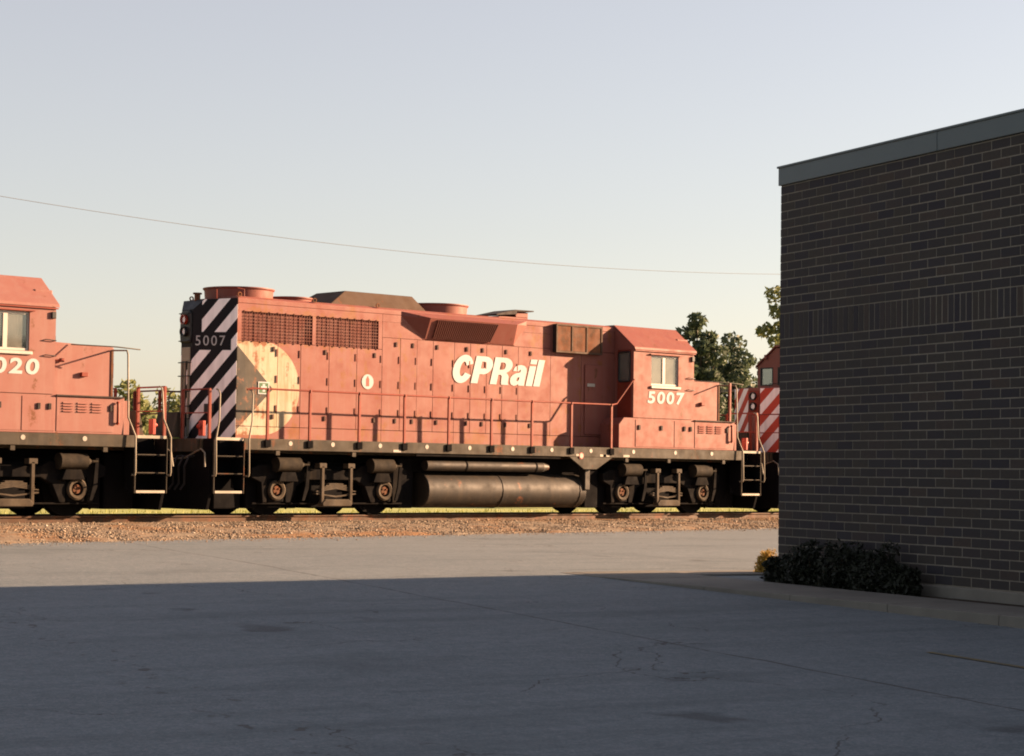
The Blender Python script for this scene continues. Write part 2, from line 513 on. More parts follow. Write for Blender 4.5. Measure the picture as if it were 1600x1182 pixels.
# ---------------------------------------------------------------- mesh helpers
class MB:
    def __init__(self):
        self.v, self.f = [], []

    def add(self, vs_, fs):
        k = len(self.v)
        self.v += [tuple(p) for p in vs_]
        self.f += [tuple(i + k for i in q) for q in fs]
        return self

    def box(self, x0, x1, y0, y1, z0, z1):
        return self.add([(x0, y0, z0), (x1, y0, z0), (x1, y1, z0), (x0, y1, z0),
                         (x0, y0, z1), (x1, y0, z1), (x1, y1, z1), (x0, y1, z1)],
                        [(0, 3, 2, 1), (4, 5, 6, 7), (0, 1, 5, 4), (1, 2, 6, 5), (2, 3, 7, 6), (3, 0, 4, 7)])

    def prism(self, poly, axis, a, b):
        n = len(poly)

        def P(q, d):
            return {'y': (q[0], d, q[1]), 'x': (d, q[0], q[1]), 'z': (q[0], q[1], d)}[axis]
        vs_ = [P(q, a) for q in poly] + [P(q, b) for q in poly]
        fs = [tuple(range(n)), tuple(range(2 * n - 1, n - 1, -1))]
        fs += [(i, (i + 1) % n, n + (i + 1) % n, n + i) for i in range(n)]
        return self.add(vs_, fs)

    def cyl(self, p0, p1, r0, r1=None, n=14, cap=True):
        r1 = r0 if r1 is None else r1
        p0, p1 = Vector(p0), Vector(p1)
        d = (p1 - p0).normalized()
        a = d.orthogonal().normalized()
        b = d.cross(a)
        vs_ = []
        for p, r in ((p0, r0), (p1, r1)):
            for i in range(n):
                t = 2 * math.pi * i / n
                vs_.append(p + a * (r * math.cos(t)) + b * (r * math.sin(t)))
        fs = [(i, (i + 1) % n, n + (i + 1) % n, n + i) for i in range(n)]
        if cap:
            fs += [tuple(range(n - 1, -1, -1)), tuple(range(n, 2 * n))]
        return self.add(vs_, fs)

    def lathe(self, prof, origin, axis, n=24):
        """prof: (radius, height along axis) pairs, closed loop"""
        o, d = Vector(origin), Vector(axis).normalized()
        a = d.orthogonal().normalized()
        b = d.cross(a)
        m = len(prof)
        vs_ = []
        for i in range(n):
            t = 2 * math.pi * i / n
            for r, h in prof:
                vs_.append(o + d * h + a * (r * math.cos(t)) + b * (r * math.sin(t)))
        fs = []
        for i in range(n):
            j = (i + 1) % n
            for k in range(m):
                l = (k + 1) % m
                fs.append((i * m + k, j * m + k, j * m + l, i * m + l))
        return self.add(vs_, fs)

    def tube(self, pts, r, n=6):
        pts = [Vector(p) for p in pts]
        rings = []
        prev = None
        for i, p in enumerate(pts):
            if i == 0:
                d = pts[1] - p
            elif i == len(pts) - 1:
                d = p - pts[i - 1]
            else:
                d = (pts[i + 1] - p).normalized() + (p - pts[i - 1]).normalized()
            d.normalize()
            if prev is None:
                a = d.orthogonal().normalized()
            else:
                a = (prev - d * prev.dot(d))
                a = a.normalized() if a.length > 1e-6 else d.orthogonal().normalized()
            prev = a
            b = d.cross(a)
            rr = r[i] if isinstance(r, (list, tuple)) else r
            rings.append([p + a * (rr * math.cos(2 * math.pi * k / n)) + b * (rr * math.sin(2 * math.pi * k / n)) for k in range(n)])
        vs_ = [q for g in rings for q in g]
        fs = []
        for i in range(len(rings) - 1):
            for k in range(n):
                l = (k + 1) % n
                fs.append((i * n + k, i * n + l, (i + 1) * n + l, (i + 1) * n + k))
        fs += [tuple(range(n - 1, -1, -1)), tuple(range(len(vs_) - n, len(vs_)))]
        return self.add(vs_, fs)

    def build(self, name, mat, parent=None, bevel=0.0, smooth=None):
        me = bpy.data.meshes.new(name)
        me.from_pydata(self.v, [], self.f)
        bm = bmesh.new()
        bm.from_mesh(me)
        bmesh.ops.recalc_face_normals(bm, faces=bm.faces)
        bm.to_mesh(me)
        bm.free()
        me.materials.append(M[mat] if isinstance(mat, str) else mat)
        if smooth:
            me.polygons.foreach_set('use_smooth', [True] * len(me.polygons))
            me.set_sharp_from_angle(angle=rad(smooth))
        o = bpy.data.objects.new(name, me)
        COL.objects.link(o)
        if parent:
            o.parent = parent
        if bevel:
            b = o.modifiers.new('bevel', 'BEVEL')
            b.width = bevel
            b.segments = 2
            b.limit_method = 'ANGLE'
            b.angle_limit = rad(30)
        return o


def from_arrays(name, verts, faces, mat, parent=None):
    me = bpy.data.meshes.new(name)
    k = faces.shape[1]
    me.vertices.add(len(verts))
    me.vertices.foreach_set('co', verts.astype(np.float32).ravel())
    me.loops.add(faces.size)
    me.loops.foreach_set('vertex_index', faces.astype(np.int32).ravel())
    me.polygons.add(len(faces))
    me.polygons.foreach_set('loop_start', np.arange(0, faces.size, k, dtype=np.int32))
    me.update(calc_edges=True)
    me.validate()
    me.materials.append(M[mat] if isinstance(mat, str) else mat)
    o = bpy.data.objects.new(name, me)
    COL.objects.link(o)
    if parent:
        o.parent = parent
    return o


def empty(name, loc=(0, 0, 0), rz=0.0, parent=None):
    o = bpy.data.objects.new(name, None)
    COL.objects.link(o)
    o.location = loc
    o.rotation_euler = (0, 0, rz)
    if parent:
        o.parent = parent
    o.empty_display_size = 0.3
    return o


def tag(o, label=None, cat=None, group=None, kind=None):
    for k, v in (('label', label), ('category', cat), ('group', group), ('kind', kind)):
        if v:
            o[k] = v
    return o


def panel_uv(name, quads, uvs, mat, parent):
    """quads: list of 4 points, uvs: list of 4 (u, v)"""
    me = bpy.data.meshes.new(name)
    v, f = [], []
    for q in quads:
        k = len(v)
        v += q
        f.append(tuple(range(k, k + len(q))))
    me.from_pydata(v, [], f)
    lay = me.uv_layers.new(name='UVMap')
    flat = [c for q in uvs for c in q]
    for i, c in enumerate(flat):
        lay.data[i].uv = c
    me.materials.append(M[mat])
    o = bpy.data.objects.new(name, me)
    COL.objects.link(o)
    o.parent = parent
    s = o.modifiers.new('thick', 'SOLIDIFY')
    s.thickness = 0.006
    s.offset = 0
    return o


def text_mesh(name, body, size_x, size_z, mat, parent, matrix, bold=0.0, shear=0.0, thick=0.004, spacing=1.0):
    """flat lettering as mesh, scaled to size_x by size_z; matrix maps (x right, y up, z out)"""
    cu = bpy.data.curves.new('txt', 'FONT')
    cu.body = body
    cu.size = 1.0
    cu.shear = shear
    cu.offset = bold
    cu.space_character = spacing
    cu.fill_mode = 'BOTH'
    cu.extrude = 0.02
    cu.resolution_u = 5
    tmp = bpy.data.objects.new('txt', cu)
    COL.objects.link(tmp)
    dg = bpy.context.evaluated_depsgraph_get()
    me = bpy.data.meshes.new_from_object(tmp.evaluated_get(dg))
    bpy.data.objects.remove(tmp, do_unlink=True)
    bpy.data.curves.remove(cu)
    co = np.empty(len(me.vertices) * 3, dtype=np.float32)
    me.vertices.foreach_get('co', co)
    co = co.reshape(-1, 3)
    lo, hi = co.min(0), co.max(0)
    co[:, 0] = (co[:, 0] - lo[0]) / (hi[0] - lo[0]) * size_x
    co[:, 1] = (co[:, 1] - lo[1]) / (hi[1] - lo[1]) * size_z
    co[:, 2] = np.where(co[:, 2] > 0, thick, 0)
    out = np.array([matrix @ Vector(c) for c in co], dtype=np.float32)
    me.vertices.foreach_set('co', out.ravel())
    me.update()
    me.name = name
    me.materials.clear()
    me.materials.append(M[mat])
    o = bpy.data.objects.new(name, me)
    COL.objects.link(o)
    o.parent = parent
    return o


def arc(cx, cy, rx, ry, a0, a1, n=14):
    return [(cx + rx * math.cos(rad(a0 + (a1 - a0) * i / n)), cy + ry * math.sin(rad(a0 + (a1 - a0) * i / n))) for i in range(n + 1)]


# heavy grotesque letters: (left offset, outlines, first of each list is the outer contour)
GLYPHS = [
    (0.0, [arc(.34, .5, .34, .52, 24, 336, 30) + [(.44, .37)] + arc(.34, .5, .10, .27, -42, -318, 22) + [(.44, .63)]]),
    (.71, [[(0, 0), (.235, 0), (.235, .345), (.36, .345)] + arc(.33, .67, .31, .33, -84, 90, 14) + [(0, 1)],
           [(.235, .55), (.235, .81), (.32, .81)] + arc(.32, .68, .09, .13, 90, -90, 8) + [(.32, .55)]]),
    (1.38, [[(0, 0), (.235, 0), (.235, .36), (.31, .36), (.36, .32), (.385, .08), (.41, 0), (.67, 0), (.63, .07), (.61, .31), (.57, .38), (.5, .44)] +
            arc(.35, .71, .32, .29, -50, 90, 12) + [(0, 1)],
            [(.235, .55), (.235, .82), (.34, .82)] + arc(.34, .685, .09, .135, 90, -90, 8) + [(.34, .55)]]),
    (2.07, [[(1.14 * a_, b_) for a_, b_ in q] for q in
            ([(.48, 0), (.47, .12), (.47, .52), (.44, .66), (.36, .74), (.25, .765), (.13, .74), (.06, .66), (.035, .53), (.225, .53), (.23, .58), (.25, .60),
              (.27, .58), (.275, .51), (.25, .48), (.14, .44), (.05, .38), (.0, .28), (.0, .14), (.05, .03), (.14, -.02), (.22, 0), (.28, .06), (.29, 0)],
             [(.275, .32), (.23, .30), (.2, .26), (.2, .18), (.22, .15), (.25, .16), (.275, .22)])]),
    (2.67, [[(0, 0), (.235, 0), (.235, .745), (0, .745)], [(0, .825), (.235, .825), (.235, 1.0), (0, 1.0)]]),
    (2.95, [[(0, 0), (.235, 0), (.235, 1.0), (0, 1.0)]]),
]


def lettering(name, size_x, size_z, mat, parent, matrix, shear=.2, thick=.003):
    cu = bpy.data.curves.new('glyphs', 'CURVE')
    cu.dimensions = '2D'
    cu.fill_mode = 'BOTH'
    cu.extrude = .01
    for off, conts in GLYPHS:
        for pts_ in conts:
            sp = cu.splines.new('POLY')
            sp.points.add(len(pts_) - 1)
            for q, (a_, b_) in zip(sp.points, pts_):
                q.co = (off + a_ + shear * b_, b_, 0, 1)
            sp.use_cyclic_u = True
    tmp = bpy.data.objects.new('glyphs', cu)
    COL.objects.link(tmp)
    dg = bpy.context.evaluated_depsgraph_get()
    me = bpy.data.meshes.new_from_object(tmp.evaluated_get(dg))
    bpy.data.objects.remove(tmp, do_unlink=True)
    bpy.data.curves.remove(cu)
    kx = size_x / 3.37
    for q in me.vertices:
        q.co = matrix @ Vector((q.co.x * kx, q.co.y * size_z, thick if q.co.z > 0 else 0))
    me.materials.clear()
    me.materials.append(M[mat])
    o_ = bpy.data.objects.new(name, me)
    COL.objects.link(o_)
    o_.parent = parent
    return o_


def plane_matrix(origin, right, up):
    r, u = Vector(right).normalized(), Vector(up).normalized()
    n = r.cross(u)
    return Matrix(((r.x, u.x, n.x, origin[0]), (r.y, u.y, n.y, origin[1]), (r.z, u.z, n.z, origin[2]), (0, 0, 0, 1)))


# ---------------------------------------------------------------- ground, lot, track bed
BW = (-0.292, -0.956)                         # direction of the brick wall, corner towards the viewer
B_ROT = math.atan2(BW[1], BW[0])
B_CORNER = (-11.56, -18.76)


def lot_z(x, y):
    """falls away from the track, and a little to the left for drainage"""
    f_ = max(0.0, min(1.0, (-9.0 - y) / 4.0))
    return -0.25 + 0.0095 * (y + 5.0) + 0.016 * max(-8.0, min(4.0, x + 16.0)) * f_


def toe_y(x):
    return max(-9.0, min(-3.6, -4.85 + 0.092 * x))


# far ground, one sheet reaching the horizon
mb = MB()
mb.add([(-2500, 4.4, -0.46), (2500, 4.4, -0.46), (2500, 4000, -0.46), (-2500, 4000, -0.46),
        (-2500, -1500, -2.5), (2500, -1500, -2.5), (2500, -260, -2.72), (-2500, -260, -2.72)],
       [(0, 1, 2, 3), (7, 6, 1, 0), (4, 5, 6, 7)])
o = mb.build('ground', 'grass_ground')
tag(o, 'sunlit yellow green grass field beyond the railway track', 'grass field', kind='structure')

# asphalt lot: sheet with the building's orientation as its own frame
c_, s_ = math.cos(-B_ROT), math.sin(-B_ROT)


def to_b(x, y):
    dx, dy = x - B_CORNER[0], y - B_CORNER[1]
    return (dx * c_ - dy * s_, dx * s_ + dy * c_)


xs = [-160, -90, -60, -40] + [x * 1.0 for x in range(-30, 31)] + [40, 60, 90, 160]
vv, ff = [], []
for i, x in enumerate(xs):
    jag = 0.12 * math.sin(x * 1.7) + 0.08 * math.sin(x * 4.1 + 1)
    for y in (-200.0, -60.0, -40.0, -30.0, -24.0, -20.0, -16.0, -13.0, -11.0, -9.4, toe_y(x) + 0.35 + jag):
        bx, by = to_b(x, y)
        vv.append((bx, by, lot_z(x, y)))
for i in range(len(xs) - 1):
    for j in range(10):
        ff.append((i * 11 + j, (i + 1) * 11 + j, (i + 1) * 11 + j + 1, i * 11 + j + 1))
lot = MB().add(vv, ff).build('parking_lot', 'asphalt')
lot.location = (B_CORNER[0], B_CORNER[1], 0)
lot.rotation_euler = (0, 0, B_ROT)
tag(lot, 'worn grey asphalt lot, sunlit by the track and shaded in front', 'parking lot', kind='structure')

# track bed
prof_far = [(1.35, -0.13), (1.9, -0.2), (2.9, -0.26)]


def bed_z(x, y):
    ty = toe_y(x)
    if y <= -1.35:
        t = (y - ty) / (-1.35 - ty)
        t = max(0.0, min(1.0, t))
        z0 = lot_z(x, ty) + 0.012
        return z0 + (-0.125 - z0) * (t ** 0.85)
    if y <= 1.35:
        return -0.125
    return -0.125 - (y - 1.35) * 0.11


bx_ = np.arange(-45, 45.01, 0.4)
fr = [-0.06, 0.0, 0.1, 0.2, 0.35, 0.5, 0.65, 0.8, 0.9, 1.0]
rows = []
for x in bx_:
    ty = toe_y(x)
    ys = [ty + f_ * (-1.35 - ty) for f_ in fr] + [-0.6, 0, 0.6, 1.35, 2.4, 4.6]
    rows.append([(x, y, bed_z(x, y) + (0 if f_i == 0 else random.uniform(-0.015, 0.015)) - (0.03 if f_i == 0 else 0))
                 for f_i, y in enumerate(ys)])
nn = len(rows[0])
vv = [p for r in rows for p in r]
ff = [(i * nn + j, (i + 1) * nn + j, (i + 1) * nn + j + 1, i * nn + j + 1) for i in range(len(rows) - 1) for j in range(nn - 1)]
o = MB().add(vv, ff).build('track_bed', 'ballast')
tag(o, 'tan and rust stained ballast bank under the railway track', 'track bed', kind='structure')


def stones(name, n, region, size, parent=None):
    base = np.array([(1, 0, 0), (-1, 0, 0), (0, 1, 0), (0, -1, 0), (0, 0, 1), (0, 0, -1)], float)
    tri = np.array([(0, 2, 4), (2, 1, 4), (1, 3, 4), (3, 0, 4), (2, 0, 5), (1, 2, 5), (3, 1, 5), (0, 3, 5)])
    V = np.empty((n, 6, 3))
    for i in range(n):
        x, y, z = region()
        s = random.uniform(*size) * (1.8 if random.random() < 0.04 else 1)
        a = random.uniform(0, 6.28)
        q = base * (np.array([s, s * random.uniform(0.6, 1), s * random.uniform(0.45, 0.8)]))
        q = q + rng.uniform(-0.3, 0.3, (6, 3)) * s
        ca, sa = math.cos(a), math.sin(a)
        V[i, :, 0] = x + q[:, 0] * ca - q[:, 1] * sa
        V[i, :, 1] = y + q[:, 0] * sa + q[:, 1] * ca
        V[i, :, 2] = z + q[:, 2]
    F = (tri[None] + (np.arange(n) * 6)[:, None, None]).reshape(-1, 3)
    return from_arrays(name, V.reshape(-1, 3), F, 'stone', parent)


def reg_bank():
    x = random.uniform(-17, 14)
    ty = toe_y(x)
    y = ty - 0.12 + (random.random() ** 0.9) * (-0.85 - ty + 0.12)
    return x, y, bed_z(x, y)


o = stones('ballast_gravel', 36000, reg_bank, (0.009, 0.028))
tag(o, 'loose tan and brown gravel along the near side of the track', 'gravel', kind='stuff')


def reg_lot():
    x = random.uniform(-17, 14)
    y = toe_y(x) + 0.1 - abs(random.gauss(0, 0.5))
    return x, y, lot_z(x, y)


o = stones('scattered_gravel', 5000, reg_lot, (0.006, 0.02))
tag(o, 'stray pebbles strewn over the asphalt edge below the ballast', 'gravel', kind='stuff')

# track
track = empty('railway_track', (0, 0, -0.17))
tag(track, 'rusty railway track on wooden ties under the locomotives', 'railway track')
RAILP = [(-0.07, 0), (0.07, 0), (0.07, 0.012), (0.012, 0.03), (0.01, 0.125), (0.036, 0.14), (0.036, 0.17),
         (-0.036, 0.17), (-0.036, 0.14), (-0.01, 0.125), (-0.012, 0.03), (-0.07, 0.012)]
for yy in (-0.755, 0.755):
    r = MB().prism([(yy + a, b) for a, b in RAILP], 'x', -60, 60).build('rail', 'steel', track)
    MB().box(-60, 60, yy - 0.03, yy + 0.03, 0.1695, 0.1715).build('rail_head', 'railtop', r)
tie_me = None
for i in range(150):
    x = -42 + i * 0.56
    if tie_me is None:
        t0 = MB().box(-0.115, 0.115, -1.3, 1.3, -0.14, 0.0).build('tie', 'tie', track, bevel=0.012)
        tie_me = t0
        t0.location = (x, 0, 0.0)
    else:
        t1 = tie_me.copy()
        COL.objects.link(t1)
        t1.parent = track
        t1.location = (x + random.uniform(-0.03, 0.03), random.uniform(-0.06, 0.06), random.uniform(-0.012, 0.006))
        t1.rotation_euler = (0, 0, random.uniform(-0.02, 0.02))
# rail anchors / spikes as tie plates near side
MBp = MB()
for i in range(60):
    x = -18 + i * 0.56
    MBp.box(x - 0.1, x + 0.1, -0.93, -0.60, -0.002, 0.016)
MBp.build('tie_plate', 'steel', track)

# grass tufts along the far side
n = 9000
base = np.empty((n, 3))
base[:, 0] = rng.uniform(-14, 40, n)
base[:, 1] = 4.6 + rng.uniform(0, 1, n) ** 1.2 * 16
base[:, 2] = -0.47
h = rng.uniform(0.06, 0.16, n)
a = rng.uniform(0, 6.28, n)
w = 0.02
V = np.empty((n, 3, 3))
V[:, 0] = base + np.stack([np.cos(a) * w, np.sin(a) * w, 0 * a], 1)
V[:, 1] = base - np.stack([np.cos(a) * w, np.sin(a) * w, 0 * a], 1)
V[:, 2] = base + np.stack([rng.uniform(-.05, .05, n), rng.uniform(-.05, .05, n), h], 1)
o = from_arrays('grass', V.reshape(-1, 3), np.arange(n * 3).reshape(-1, 3), 'blade')
tag(o, 'bright yellow green grass seen below the locomotives', 'grass', kind='stuff')


# ---------------------------------------------------------------- brick building
bld = empty('brick_building', (B_CORNER[0], B_CORNER[1], -0.42), B_ROT)
tag(bld, 'dark brown brick building in shade with metal roof edge', 'building')
COURSE, MOD, Z0B = 0.1016, 0.3048, 0.22           # local z of the first brick bed (-0.20 world)
NC = 46
WL, WD = 26.0, 16.0
SOLD0 = 27                                         # soldier band starts above course 27
top_z = Z0B + NC * COURSE
wall = MB().box(0.0028, WL, 0.0028, WD, Z0B - 0.02, top_z - 0.06).build('wall', 'mortar', bld)


def brick_box(x0, x1, y0, y1, z0, z1, out):
    out.box(x0, x1, y0, y1, z0, z1)


rest = MB()
vis = []
J = 0.013
for c in range(NC):
    if SOLD0 <= c < SOLD0 + 3:
        continue
    z0 = Z0B + c * COURSE + J
    z1 = Z0B + (c + 1) * COURSE
    off = 0.0 if c % 2 == 0 else -MOD / 2
    k = 0
    while True:
        x0 = off + k * MOD
        x1 = x0 + MOD - J
        k += 1
        if x0 > 14:
            break
        a0 = max(0.0, x0)
        prj = random.uniform(-0.0015, 0.002)
        full = x0 >= 0
        if full and 2.35 < x0 < 4.7:
            vis.append((x0, z0))
            continue
        y1 = 0.1 if a0 > 0 else (MOD / 2 - J if c % 2 == 0 else MOD - J)
        rest.box(a0, x1, -prj, y1, z0 + random.uniform(-.001, .001), z1)
    # return along the north face (local y)
    off = MOD / 2 if c % 2 == 0 else MOD
    for k in range(20):
        y0 = off + k * MOD
        rest.box(-random.uniform(-0.001, 0.002), 0.1, y0, y0 + MOD - J, z0, z1)
# soldier band
zs0, zs1 = Z0B + SOLD0 * COURSE + J, Z0B + (SOLD0 + 3) * COURSE
sold = []
k = 0
x = 0.0
while x < 14:
    x1 = x + COURSE - J
    if 2.35 < x < 4.7:
        sold.append(x)
    else:
        rest.box(x, x1, -random.uniform(-.001, .003), 0.0916 if x < 0.05 else 0.1, zs0, zs1)
    x += COURSE
y = COURSE
while y < 6:
    rest.box(-random.uniform(-.001, .002), 0.09, y, y + COURSE - J, zs0, zs1)
    y += COURSE
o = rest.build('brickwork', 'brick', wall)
tag(o, kind='stuff')
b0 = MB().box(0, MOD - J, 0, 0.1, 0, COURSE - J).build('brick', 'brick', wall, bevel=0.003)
first = True
for (x, z) in vis:
    b = b0 if first else b0.copy()
    if not first:
        COL.objects.link(b)
        b.parent = wall
    first = False
    b.location = (x + random.uniform(-.002, .002), random.uniform(-0.002, 0.0015), z + random.uniform(-.0015, .0015))
s0 = MB().box(0, COURSE - J, 0, 0.1, 0, zs1 - zs0).build('soldier_brick', 'brick', wall, bevel=0.003)
first = True
for x in sold:
    b = s0 if first else s0.copy()
    if not first:
        COL.objects.link(b)
        b.parent = wall
    first = False
    b.location = (x, random.uniform(-0.002, 0.002), zs0)
MB().box(-0.02, WL + 0.05, -0.02, WD, -0.5, Z0B - 0.004).build('foundation', 'concrete', bld, bevel=0.01)
FZ0, FZ1 = 4.39 + 0.42, 4.61 + 0.42
MB().box(-0.025, WL, -0.025, WD, FZ0, FZ1).build('roof_fascia', 'fascia', bld, bevel=0.006)
MB().box(-0.04, WL, -0.04, WD, FZ1 - 0.012, FZ1 + 0.012).build('roof_edge_trim', 'fascia', bld, bevel=0.004)
for k in range(1, 8):
    MB().box(k * 3.05 - 0.004, k * 3.05 + 0.03, -0.029, -0.02, FZ0 + 0.003, FZ1 - 0.013).build('fascia_joint', 'fascia', bld)
MB().box(0.3, WL - 0.1, 0.3, WD - 0.3, FZ1 + 0.0135, FZ1 + 0.03).build('roof', 'roof_gravel', bld)


# slight shear added to the unseen north wall, to shift where its shadow edge falls
for o in [bld] + list(bld.children_recursive):
    if o.type == 'MESH' and o.name.split('.')[0] not in ('brick', 'soldier_brick'):
        for q in o.data.vertices:
            q.co.x += 0.02 * max(0.0, q.co.y)

# sidewalk slab with bed cut-out, follows the building
sw = empty('sidewalk', (B_CORNER[0], B_CORNER[1], 0), B_ROT)
tag(sw, 'pale concrete sidewalk strip around the brick building', 'sidewalk', kind='structure')
def out_n(t):
    return max(1.2, 1.86 - 0.075 * (t + 1.5))


def slab(name, t0, t1, pts):
    """pts: four (t, n, z) corners of the top face"""
    dz = random.uniform(-.003, .003)
    v_ = [(a_, -b_, c_ + dz) for a_, b_, c_ in pts] + [(a_, -b_, -0.75) for a_, b_, c_ in pts]
    MB().add(v_, [(0, 1, 2, 3), (7, 6, 5, 4), (0, 4, 5, 1), (1, 5, 6, 2), (2, 6, 7, 3), (3, 7, 4, 0)]).build(name, 'concrete', sw, bevel=0.008)


ZI, ZO, edge, joint, ZS = -0.285, -0.305, -2.0, 1.55, -0.29
x = edge
while x < 8:
    a_, b_ = x + .004, x + joint - .004
    slab('slab', x, x + joint, [(a_, .56, ZI), (b_, .56, ZI), (b_, out_n(b_) - .16, ZO + .008), (a_, out_n(a_) - .16, ZO + .008)])
    slab('kerb', x, x + joint, [(a_, out_n(a_) - .15, ZO + .006), (b_, out_n(b_) - .15, ZO + .006), (b_, out_n(b_), ZO), (a_, out_n(a_), ZO)])
    x += joint
y = -0.55
while y < 10:
    slab('slab', 0, 0, [(edge, -y - .004, ZO + .01), (-1.0, -y - .004, ZI), (-1.0, -y - joint + .004, ZI), (edge, -y - joint + .004, ZO + .01)])
    y += joint
o = MB().box(-0.99, 20, -0.555, 0.0, -0.7, ZS - 0.03).build('planting_bed', 'soil', None)
o.location = (B_CORNER[0], B_CORNER[1], 0)
o.rotation_euler = (0, 0, B_ROT)
tag(o, 'dark soil bed along the foot of the brick wall', 'planting bed', kind='structure')

# yellow parking line, parallel to the wall
o = MB()
cB, sB = math.cos(B_ROT), math.sin(B_ROT)


def bw(t, n_):
    x = B_CORNER[0] + t * cB - n_ * sB
    y = B_CORNER[1] + t * sB + n_ * cB
    return x, y


pts = []
for t, n_ in ((7.45, -3.31), (9, -3.31), (9, -3.38), (7.45, -3.38)):
    x, y = bw(t, n_)
    pts.append((x, y, lot_z(x, y) + 0.006))
o.add(pts, [(0, 1, 2, 3)])
o = o.build('parking_line', 'paintline')
tag(o, 'faded yellow line painted on the shaded asphalt', 'line', kind='structure')


# ---------------------------------------------------------------- plants
def leaf_cloud(centers, n, spread, size, squash=0.85):
    """random leaf quads gathered round cluster centres"""
    C = np.array(centers)
    idx = rng.integers(0, len(C), n)
    d = rng.normal(0, 1, (n, 3))
    d /= np.linalg.norm(d, axis=1)[:, None]
    rr = spread * rng.uniform(0.25, 1, n) ** 0.5
    P = C[idx][:, :3] + d * (rr * C[idx][:, 3])[:, None] * np.array([1, 1, squash])
    s = rng.uniform(size[0], size[1], n)
    u = rng.normal(0, 1, (n, 3))
    u /= np.linalg.norm(u, axis=1)[:, None]
    w_ = np.cross(u, rng.normal(0, 1, (n, 3)))
    w_ /= np.linalg.norm(w_, axis=1)[:, None]
    V_ = np.empty((n, 4, 3))
    V_[:, 0] = P - u * s[:, None]
    V_[:, 1] = P + w_ * (s * 0.45)[:, None]
    V_[:, 2] = P + u * s[:, None]
    V_[:, 3] = P - w_ * (s * 0.45)[:, None]
    return V_.reshape(-1, 3), np.arange(n * 4).reshape(-1, 4)


def tree(loc, height, width, label, leaf='leaf', n=7000, trunk=0.28, size=(0.09, 0.2), group='trees beyond the train', clear=0.25, clumps=26):
    root = empty('broadleaf_tree', loc)
    tag(root, label, 'tree', group)
    wood = MB()
    lean = random.uniform(-0.3, 0.3)
    spine = [(lean * t * t, 0.15 * math.sin(t * 3), height * 0.85 * t) for t in (0, 0.2, 0.4, 0.6, 0.8, 1)]
    wood.tube(spine, [trunk, trunk * 0.8, trunk * 0.62, trunk * 0.45, trunk * 0.28, trunk * 0.1], 8)
    cs = []
    for k in range(clumps):
        t = clear + (1 - clear) * ((k + random.random()) / clumps)
        base_ = Vector(spine[0]).lerp(Vector(spine[-1]), t * 0.8)
        ang = k * 2.4 + random.uniform(-0.5, 0.5)
        prof = math.sin(math.pi * min(1, (t - clear) / (1 - clear) * 0.82 + 0.16)) ** 0.7
        r_ = width * prof * random.uniform(0.55, 1.05)
        tip = Vector((base_.x + r_ * math.cos(ang), base_.y + r_ * math.sin(ang), height * t * 0.97 + random.uniform(-0.2, 0.3)))
        mid = base_.lerp(tip, 0.5) + Vector((0, 0, -0.15))
        wood.tube([base_, mid, tip], [trunk * 0.3 * (1 - t * 0.6), trunk * 0.16, 0.015], 5)
        sp = width * random.uniform(0.24, 0.42)
        cs.append((tip.x, tip.y, tip.z, sp))
        if random.random() < 0.7:
            cs.append((mid.x, mid.y, mid.z + 0.1, sp * 0.8))
    wood.build('trunk', 'bark', root, smooth=60)
    V_, F_ = leaf_cloud(cs, n, 1.0, size)
    from_arrays('crown', V_, F_, leaf, root)
    return root


def at(px, depth, py=None):
    """a place seen at picture column px (of 1600) at a given distance along the view axis"""
    r_ = (px - 800) / 3219 * depth
    return CAM.x + depth * math.sin(YAW) + r_ * math.cos(YAW), CAM.y + depth * math.cos(YAW) - r_ * math.sin(YAW)


x, y = at(1090, 92)
tree((x, y, -0.46), 8.6, 1.5, 'taller dark green tree rising behind the cab of the middle locomotive', n=8000, clear=0.2)
x, y = at(1142, 96)
tree((x, y, -0.46), 7.6, 1.9, 'lower dense dark green tree behind the nose of the middle locomotive', n=9000, clear=0.1)
x, y = at(1172, 104)
tree((x, y, -0.46), 6.3, 2.3, 'small dark green tree between the two noses, behind the striped one', n=6000, clear=0.1)
x, y = at(1234, 84)
tree((x, y, -0.46), 9.9, 1.35, 'tall thin pale green tree peeking past the brick wall corner', 'leaf_pale', n=3800, clear=0.3, clumps=22)
x, y = at(205, 74)
tree((x, y, -0.46), 4.2, 1.25, 'small bright green tree behind the left locomotive nose', 'leaf_pale', n=3000, clear=0.1, trunk=0.12, clumps=18)
x, y = at(262, 80)
tree((x, y, -0.46), 4.1, 1.5, 'loose pale green tree in the gap beside the striped hood end', 'leaf_pale', n=2600, clear=0.1, trunk=0.14, clumps=20)
x, y = at(236, 90)
tree((x, y, -0.46), 3.6, 1.3, 'low green tree framed by the red end posts of the left locomotive', 'leaf', n=2600, clear=0.05, trunk=0.12, clumps=16)


